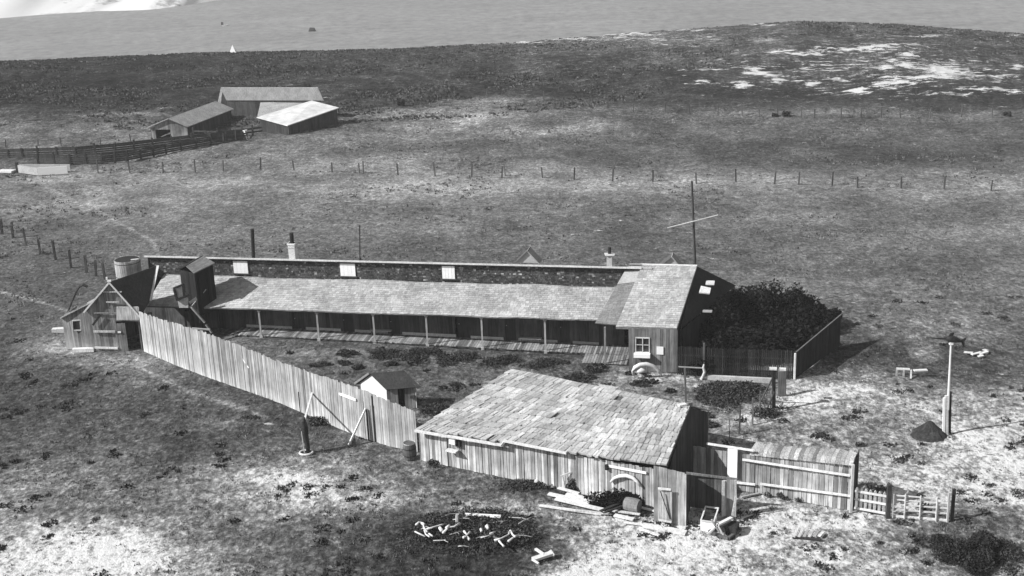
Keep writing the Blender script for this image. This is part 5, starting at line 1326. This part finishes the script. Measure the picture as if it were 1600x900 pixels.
# left barn, gable towards the left foreground
def gabled(label, pkF, eLf, eRf, pkB, zp, zeL, zeR, mtL, mtR, wallF, wallS, open_=None):
    P, A, B, Q = W(*pkF, zp), W(*eLf, zeL), W(*eRf, zeR), W(*pkB, zp)
    root = thing('far_barn', label, 'barn', V(P.x, P.y, gz(P.x, P.y)), 'far barns at the foot of the slope'); run = Q - P
    mb = MB(); mb.slab([A, P, P + run, A + run][::-1], .12, 1); mb.build('roof_slope', mtL, root)
    mb = MB(); mb.slab([P, B, B + run, P + run][::-1], .12, 1); mb.build('roof_slope', mtR, root)
    ins = run.normalized() * .35
    A2, B2, P2 = A.lerp(P, .08) + ins, B.lerp(P, .08) + ins, P + ins
    def g(p): return V(p.x, p.y, gz(p.x, p.y) - .3)
    mb = MB(); L1 = (V(P2.x, P2.y, 0) - V(A2.x, A2.y, 0)).length
    mb.planks([(g(A2), A2.z - .2), (g(P2), P2.z - .2), (g(B2), B2.z - .2)], .4, .08, 1, .25, holes=open_ or ()); mb.build('front_wall', wallF, root)
    r2 = run - ins * 2
    mb = MB(); mb.planks([(g(B2), B2.z - .2), (g(B2 + r2), B2.z - .2)], .5, .08); mb.build('side_wall', wallS, root)
    mb = MB(); mb.planks([(g(A2 + r2), A2.z - .2), (g(A2), A2.z - .2)], .5, .08); mb.build('side_wall', wallS, root)
    mb = MB(); mb.planks([(g(B2 + r2), B2.z - .2), (g(P2 + r2), P2.z - .2), (g(A2 + r2), A2.z - .2)], .5, .08); mb.build('end_wall', wallS, root)
    return root
gabled('left far barn with streaked grey roof and open dark doorway', (263, 186), (230, 200), (293, 199), (337, 159), 2.9, 1.6, 1.6, M_farroof, M_farroof, M_barnw, M_darkw, [(.8, 3.2, -2, 1.3)])
# right barn with bright tin roof: single broad slope facing the sun
a, b_, c, d = W(401, 183, 2.2), W(449, 196, 1.7), W(530, 168, 2.3), W(487, 157, 3.2)
r3 = thing('far_barn', 'right far barn with the bright pale roof', 'barn', V(a.x, a.y, gz(a.x, a.y)), 'far barns at the foot of the slope')
mb = MB(); mb.slab([a, b_, c, d], .12, 1); mb.build('roof', M_tin, r3)
def g(p): return V(p.x, p.y, gz(p.x, p.y) - .3)
def inn(p): m_ = (a + b_ + c + d) / 4; return V(*(m_ + (p - m_) * .94))
A, B, Cc, Dd = map(inn, (a, b_, c, d))
mb = MB(); mb.planks([(g(A), A.z - .2), (g(B), B.z - .2)], .5, .08, .6, .2); mb.build('front_wall', M_darkw, r3)  # dark boards stand for the darkness of an open front
mb = MB(); mb.planks([(g(B), B.z - .2), (g(Cc), Cc.z - .2)], .5, .08, 1, .2); mb.build('side_wall', M_darkw, r3)
mb = MB(); mb.planks([(g(Cc), Cc.z - .2), (g(Dd), Dd.z - .2)], .5, .08, 1, .2); mb.build('side_wall', M_darkw, r3)
mb = MB(); mb.planks([(g(Dd), Dd.z - .2), (g(A), A.z - .2)], .5, .08, 1, .2); mb.build('side_wall', M_darkw, r3)
# ================================================================== FIELD FENCES
def wire_fence(label, pts, h_, name='wire_fence', wires=(.5, .9), w_=.12, tone=1.0, mt=M_pole, jit=.12, loc=None):
    root = thing(name, label, 'fence', G(*pts[0]))
    P = []
    for px, py in pts:
        q = G(px, py); hh = h_ * U(1 - jit, 1 + jit * 1.3); lean = V(U(-.12, .12), U(-.08, .08), 0)
        mb = MB(); mb.beam(q - V(0, 0, .2), q + V(0, 0, hh) + lean * hh * .8, w_ * U(.75, 1.3), w_, tone * U(.6, 1.3)); mb.build('fence_post', mt, root); P.append(q)
    for f in wires:
        mb = MB()
        for a, b_ in zip(P, P[1:]): mb.beam(a + V(0, 0, h_ * f), b_ + V(0, 0, h_ * f), .014, .014)
        mb.build('wire', M_wire, root)
    return root
wire_fence('line of thick dark posts crossing the grass at the left edge above the water tank', [(-18, 355), (3, 365), (20, 372), (41, 383), (63, 396), (87, 405), (111, 418), (135, 425), (150, 432), (164, 436)], 1.75, w_=.2, tone=.6, wires=(.35, .85))
wire_fence('wire fence crossing the field behind the house', [(153, 268), (203, 268), (255, 268), (305, 267), (349, 267), (407, 265), (460, 267), (519, 270), (562, 270), (568, 271), (622, 272), (680, 273), (737, 275), (784, 279), (790, 275), (848, 279), (897, 280), (957, 282), (1020, 283), (1088, 286), (1150, 284), (1210, 288), (1248, 290), (1300, 290), (1340, 293), (1408, 294), (1475, 295), (1548, 299), (1620, 302)], 1.4, w_=.15, tone=.9)
wire_fence('far wire fence along the foot of the dark slope', [(530, 178), (560, 176), (590, 172), (615, 170), (640, 164), (663, 160), (710, 150), (760, 150), (812, 150), (850, 158), (893, 164), (920, 168), (950, 172), (990, 176), (1040, 175), (1078, 177), (1122, 178), (1160, 179), (1187, 181), (1215, 182), (1252, 183), (1273, 184), (1314, 183), (1345, 183), (1377, 182), (1407, 182), (1453, 182), (1502, 181), (1550, 181), (1600, 181)], 1.35, w_=.13, tone=.9)
def corral(label, pts, h_, step, rails, w_=.22):
    root = thing('corral_fence', label, 'fence', G(*pts[0]))
    P = [G(*p) for p in pts]; 
    for a, b_ in zip(P, P[1:]):
        n_ = max(1, round((b_ - a).length / step))
        for i in range(n_):
            q = a.lerp(b_, i / n_); q.z = gz(q.x, q.y); mb = MB(); mb.beam(q - V(0, 0, .2), q + V(U(-.1, .1), 0, h_ * U(.9, 1.25)), w_, w_, U(.6, 1.1)); mb.build('fence_post', M_darkw, root)
    for f in rails:
        mb = MB()
        for a, b_ in zip(P, P[1:]): mb.beam(a + V(0, 0, h_ * f), b_ + V(0, 0, h_ * f), .06, .22, U(.7, 1.1))
        mb.build('rail', M_darkw, root)
corral('nearer dark corral rail fence sweeping to the far barns', [(60, 258), (110, 258), (160, 256), (200, 252), (260, 240), (330, 228), (388, 222)], 1.5, 2.0, (.15, .32, .5, .67, .85))
corral('farther dark corral rail fence left of the far barns', [(-10, 249), (60, 247), (120, 245), (180, 240), (240, 233), (300, 226), (380, 218)], 1.4, 2.4, (.15, .35, .55, .75, .92))
corral('short corral fence between the two front far barns', [(303, 216), (340, 217), (380, 214), (410, 210)], 1.3, 1.6, (.4, .8))
wire_fence('short line of posts in the pale strip above the corral', [(9, 232), (60, 230), (96, 229), (158, 228), (205, 222)], 1.2, wires=(.7,))
q = G(385, 214); mb = MB(); mb.beam(G(388, 222), D(381, 204, q.y), .16, .12, 1.3); mb.beam(D(376, 205, q.y), D(386, 203, q.y), .12, .12, 1.3); mb.build('leaning_pole', M_trim, loc=q, label='pale leaning pole in the corral between the far barns', cat='pole')
# pale sheet metal trough beside the corral
q = G(66, 273); tr = thing('pale_trough', 'long pale box trough in front of the corral at the far left', 'trough', q)
mb = MB(); a, b_ = G(60, 274), G(106, 271); mb.beam(a + V(0, 0, .5), b_ + V(0, 0, .5), .1, 1.0, 1.2); mb.build('front_side', M_white, tr)
mb = MB(); c = G(28, 270); mb.beam(c + V(0, 0, .55), a + V(0, 0, .5), .1, 1.0, .7); mb.build('end_side', M_trim, tr)
mb = MB(); mb.beam(c + V(0, .9, .5), b_ + V(0, 1.2, .5), .1, .9, .7); mb.build('back_side', M_trim, tr)
q = G(28, 270); mb = MB(); mb.beam(q, q + V(0, 0, 1.4), .3, .3, .7); mb.build('corner_post', M_darkw, tr)
mb = MB(); mb.beam(G(0, 269, .2), G(22, 270, .2), 1.0, .25, 1.1); mb.build('pale_board', M_trim, loc=G(0, 269), label='pale board on the ground at the far left edge below the corral', cat='board')
# shrubs at the foot of the far slope
for i, (px, py, r, h_) in enumerate(((627, 166, .7, 1.4), (1210, 182, .45, .5), (1228, 182, .6, .8), (1573, 180, .55, .6))):
    bush(px, py, r, h_, ('dark upright shrub on the far fence line right of the barns', 'smaller of two dark shrubs side by side on the far fence line', 'larger of two dark shrubs side by side on the far fence line', 'dark shrub on the far fence line near the right edge')[i], 'field_shrub', n=300, size=.25, group='shrubs on the far fence line')
# white tent on the crest, boat and rock in the bay
def crest_pt(px):
    lo, hi = 200., 330.; best = None
    for i in range(260):
        y = 200 + i * .4; d = ray(px, 70); x = d.x / d.y * y; z = gz(x, y); py = proj((x, y, z))[1]
        if best is None or py < best[0]: best = (py, V(x, y, z))
    return best[1]
q = crest_pt(363); mb = MB()
hh = 1.5
mb.face([q + V(-.8, -.7, -.3), q + V(.8, -.7, -.3), q + V(0, 0, hh)]); mb.face([q + V(.8, -.7, -.3), q + V(.8, .7, -.3), q + V(0, 0, hh)]); mb.face([q + V(.8, .7, -.3), q + V(-.8, .7, -.3), q + V(0, 0, hh)]); mb.face([q + V(-.8, .7, -.3), q + V(-.8, -.7, -.3), q + V(0, 0, hh)])
mb.build('tent', M_white, loc=q, label='tiny white pointed tent on the crest of the dark slope', cat='tent')
q = W(350, 41, SEA_Z); bo = thing('small_boat', 'tiny white boat out on the grey bay', 'boat', q)
mb = MB(); pr_ = [(-1.0, -.9), (1.3, -.9), (2.2, 0), (1.3, .9), (-1.0, .9)]
i0 = len(mb.v); mb.v += [tuple(q + V(x, y * .7, -.1)) for x, y in pr_] + [tuple(q + V(x * 1.2, y, .8)) for x, y in pr_]
mb.f += [(0, 1, 2, 3, 4)[::-1], (5, 6, 7, 8, 9)] + [(k, (k + 1) % 5, 5 + (k + 1) % 5, 5 + k) for k in range(5)]; mb.t += [1] * 7; mb.build('hull', M_white, bo)
mb = MB(); mb.box(q + V(-.9, 0, .8), 1.2, 1.0, 1.6, 1); mb.build('cabin', M_metal, bo)
q = W(488, 49, SEA_Z); mb = MB(); mb.leaves(q, (1, 1, 1), 1, .1)
mb = MB(); mb.tube([q + V(-1.8, 0, -.5), q + V(-.6, 0, 1.2), q + V(.6, 0, 1.0), q + V(1.9, 0, -.5)], [.6, 1.2, 1.3, .5], 9, .8); mb.build('sea_rock', M_dirtpile, loc=q, label='small dark rock in the grey bay', cat='rock')

# ================================================================== GRASS TUFTS
def tone_at(px, py):
    return float(soil(np.array([float(px)]), np.array([float(py)]))[0][0])
_g = {}
def tone_c(px, py):
    k = (int(px // 12), int(py // 8))
    if k not in _g: _g[k] = tone_at(k[0] * 12 + 6, k[1] * 8 + 4)
    return _g[k]
def dens_dark(px, py, p):
    v = tone_c(px, py); n_ = noise.noise(V(p.x * .5, p.y * .5, 7)) + .5 * noise.noise(V(p.x * 1.7, p.y * 1.7, 2))
    return max(0.0, min(1, (.35 + n_ * 1.3) * (1.15 - v / 260)))
scatter('grass_tufts', 8000, M_tuft, dens_dark, .14, .12, 7, 'scattered tufts of dry grass across the near ground', 'grass')
def dens_clod(px, py, p):
    n_ = noise.noise(V(p.x * .35, p.y * .35, 17)) + .4 * noise.noise(V(p.x * 1.1, p.y * 1.1, 12))
    return max(0.0, min(1, n_ * 1.6))
scatter('low_weeds', 420, M_mat, dens_clod, .38, .13, 46, 'dark low weeds dotted over the near ground', 'weeds')

_s = {}
def scatter_far(name, n, mt, y0, y1, size, hgt, blades, label, kindname, thr):
    mb = MB(); c = 0; pts = []
    while len(pts) < n:
        y = U(y0, y1); k = U(-.44, .44); x = k * y
        if noise.noise(V(x * .12, y * .16, 31)) + .6 * noise.noise(V(x * .5, y * .5, 8)) < thr + U(-.25, .25): continue
        if y < 130 and inside_building(x, y): continue
        if y > 185:
            qx, qy = proj((x, y, 2.0)); ck = (int(qx // 8), int(qy // 3))
            if ck not in _s:
                _, sn_, rg_ = soil(np.array([ck[0] * 8. + 4]), np.array([ck[1] * 3. + 1.5])); _s[ck] = max(float(sn_[0]), float(rg_[0]) * .9)
            if U(0, .5) < _s[ck]: continue
        pts.append((x, y))
    zs = ground_z(np.array([p[0] for p in pts]), np.array([p[1] for p in pts]))
    for (x, y), z in zip(pts, zs):
        z = float(z); s_ = size * U(.5, 1.6); tn = U(.4, 1.7); p = V(x, y, z)
        for q_ in range(blades):
            a = U(0, 6.283); r_ = s_ * U(0, 1); q = p + V(math.cos(a) * r_ * 1.4, math.sin(a) * r_, 0); b_ = U(0, 6.283); ww = s_ * U(.25, .5); h = hgt * U(.4, 1.3)
            mb.face([q + V(math.cos(b_) * ww, math.sin(b_) * ww, -.1), q - V(math.cos(b_) * ww, math.sin(b_) * ww, .1), q + V(U(-.5, .5) * h, U(-.5, .5) * h, h)], tn)
    return mb.build(name, mt, kind='stuff', label=label, cat=kindname)
M_scrub = mat('hill_scrub', .075, .3, (1, 1, 1), .4, bump=0)
scatter_far('hill_scrub', 8000, M_scrub, 192, 270, .42, .2, 5, 'low dark scrub covering the far slope', 'scrub', .0)
scatter_far('field_grass', 5000, M_tuft, 104, 188, .2, .11, 5, 'tufts of grass dotted over the far field', 'grass', .12)

# ================================================================== ADDED HAZE TO LIFT THE BLACKS
bpy.ops.mesh.primitive_cube_add(size=1, location=(0, 6400, -11))
hz_ = bpy.context.object; hz_.name = 'haze'; hz_.scale = (29000, 13600, 101.0)
hz_['kind'] = 'stuff'
m = bpy.data.materials.new('black_lift_haze'); m.use_nodes = True; t = m.node_tree
t.nodes.remove(t.nodes['Principled BSDF']); pv = t.nodes.new('ShaderNodeVolumePrincipled')
pv.inputs['Color'].default_value = (.9, .9, .9, 1); pv.inputs['Density'].default_value = HAZE
t.links.new(pv.outputs[0], t.nodes['Material Output'].inputs['Volume'])
hz_.data.materials.append(m)
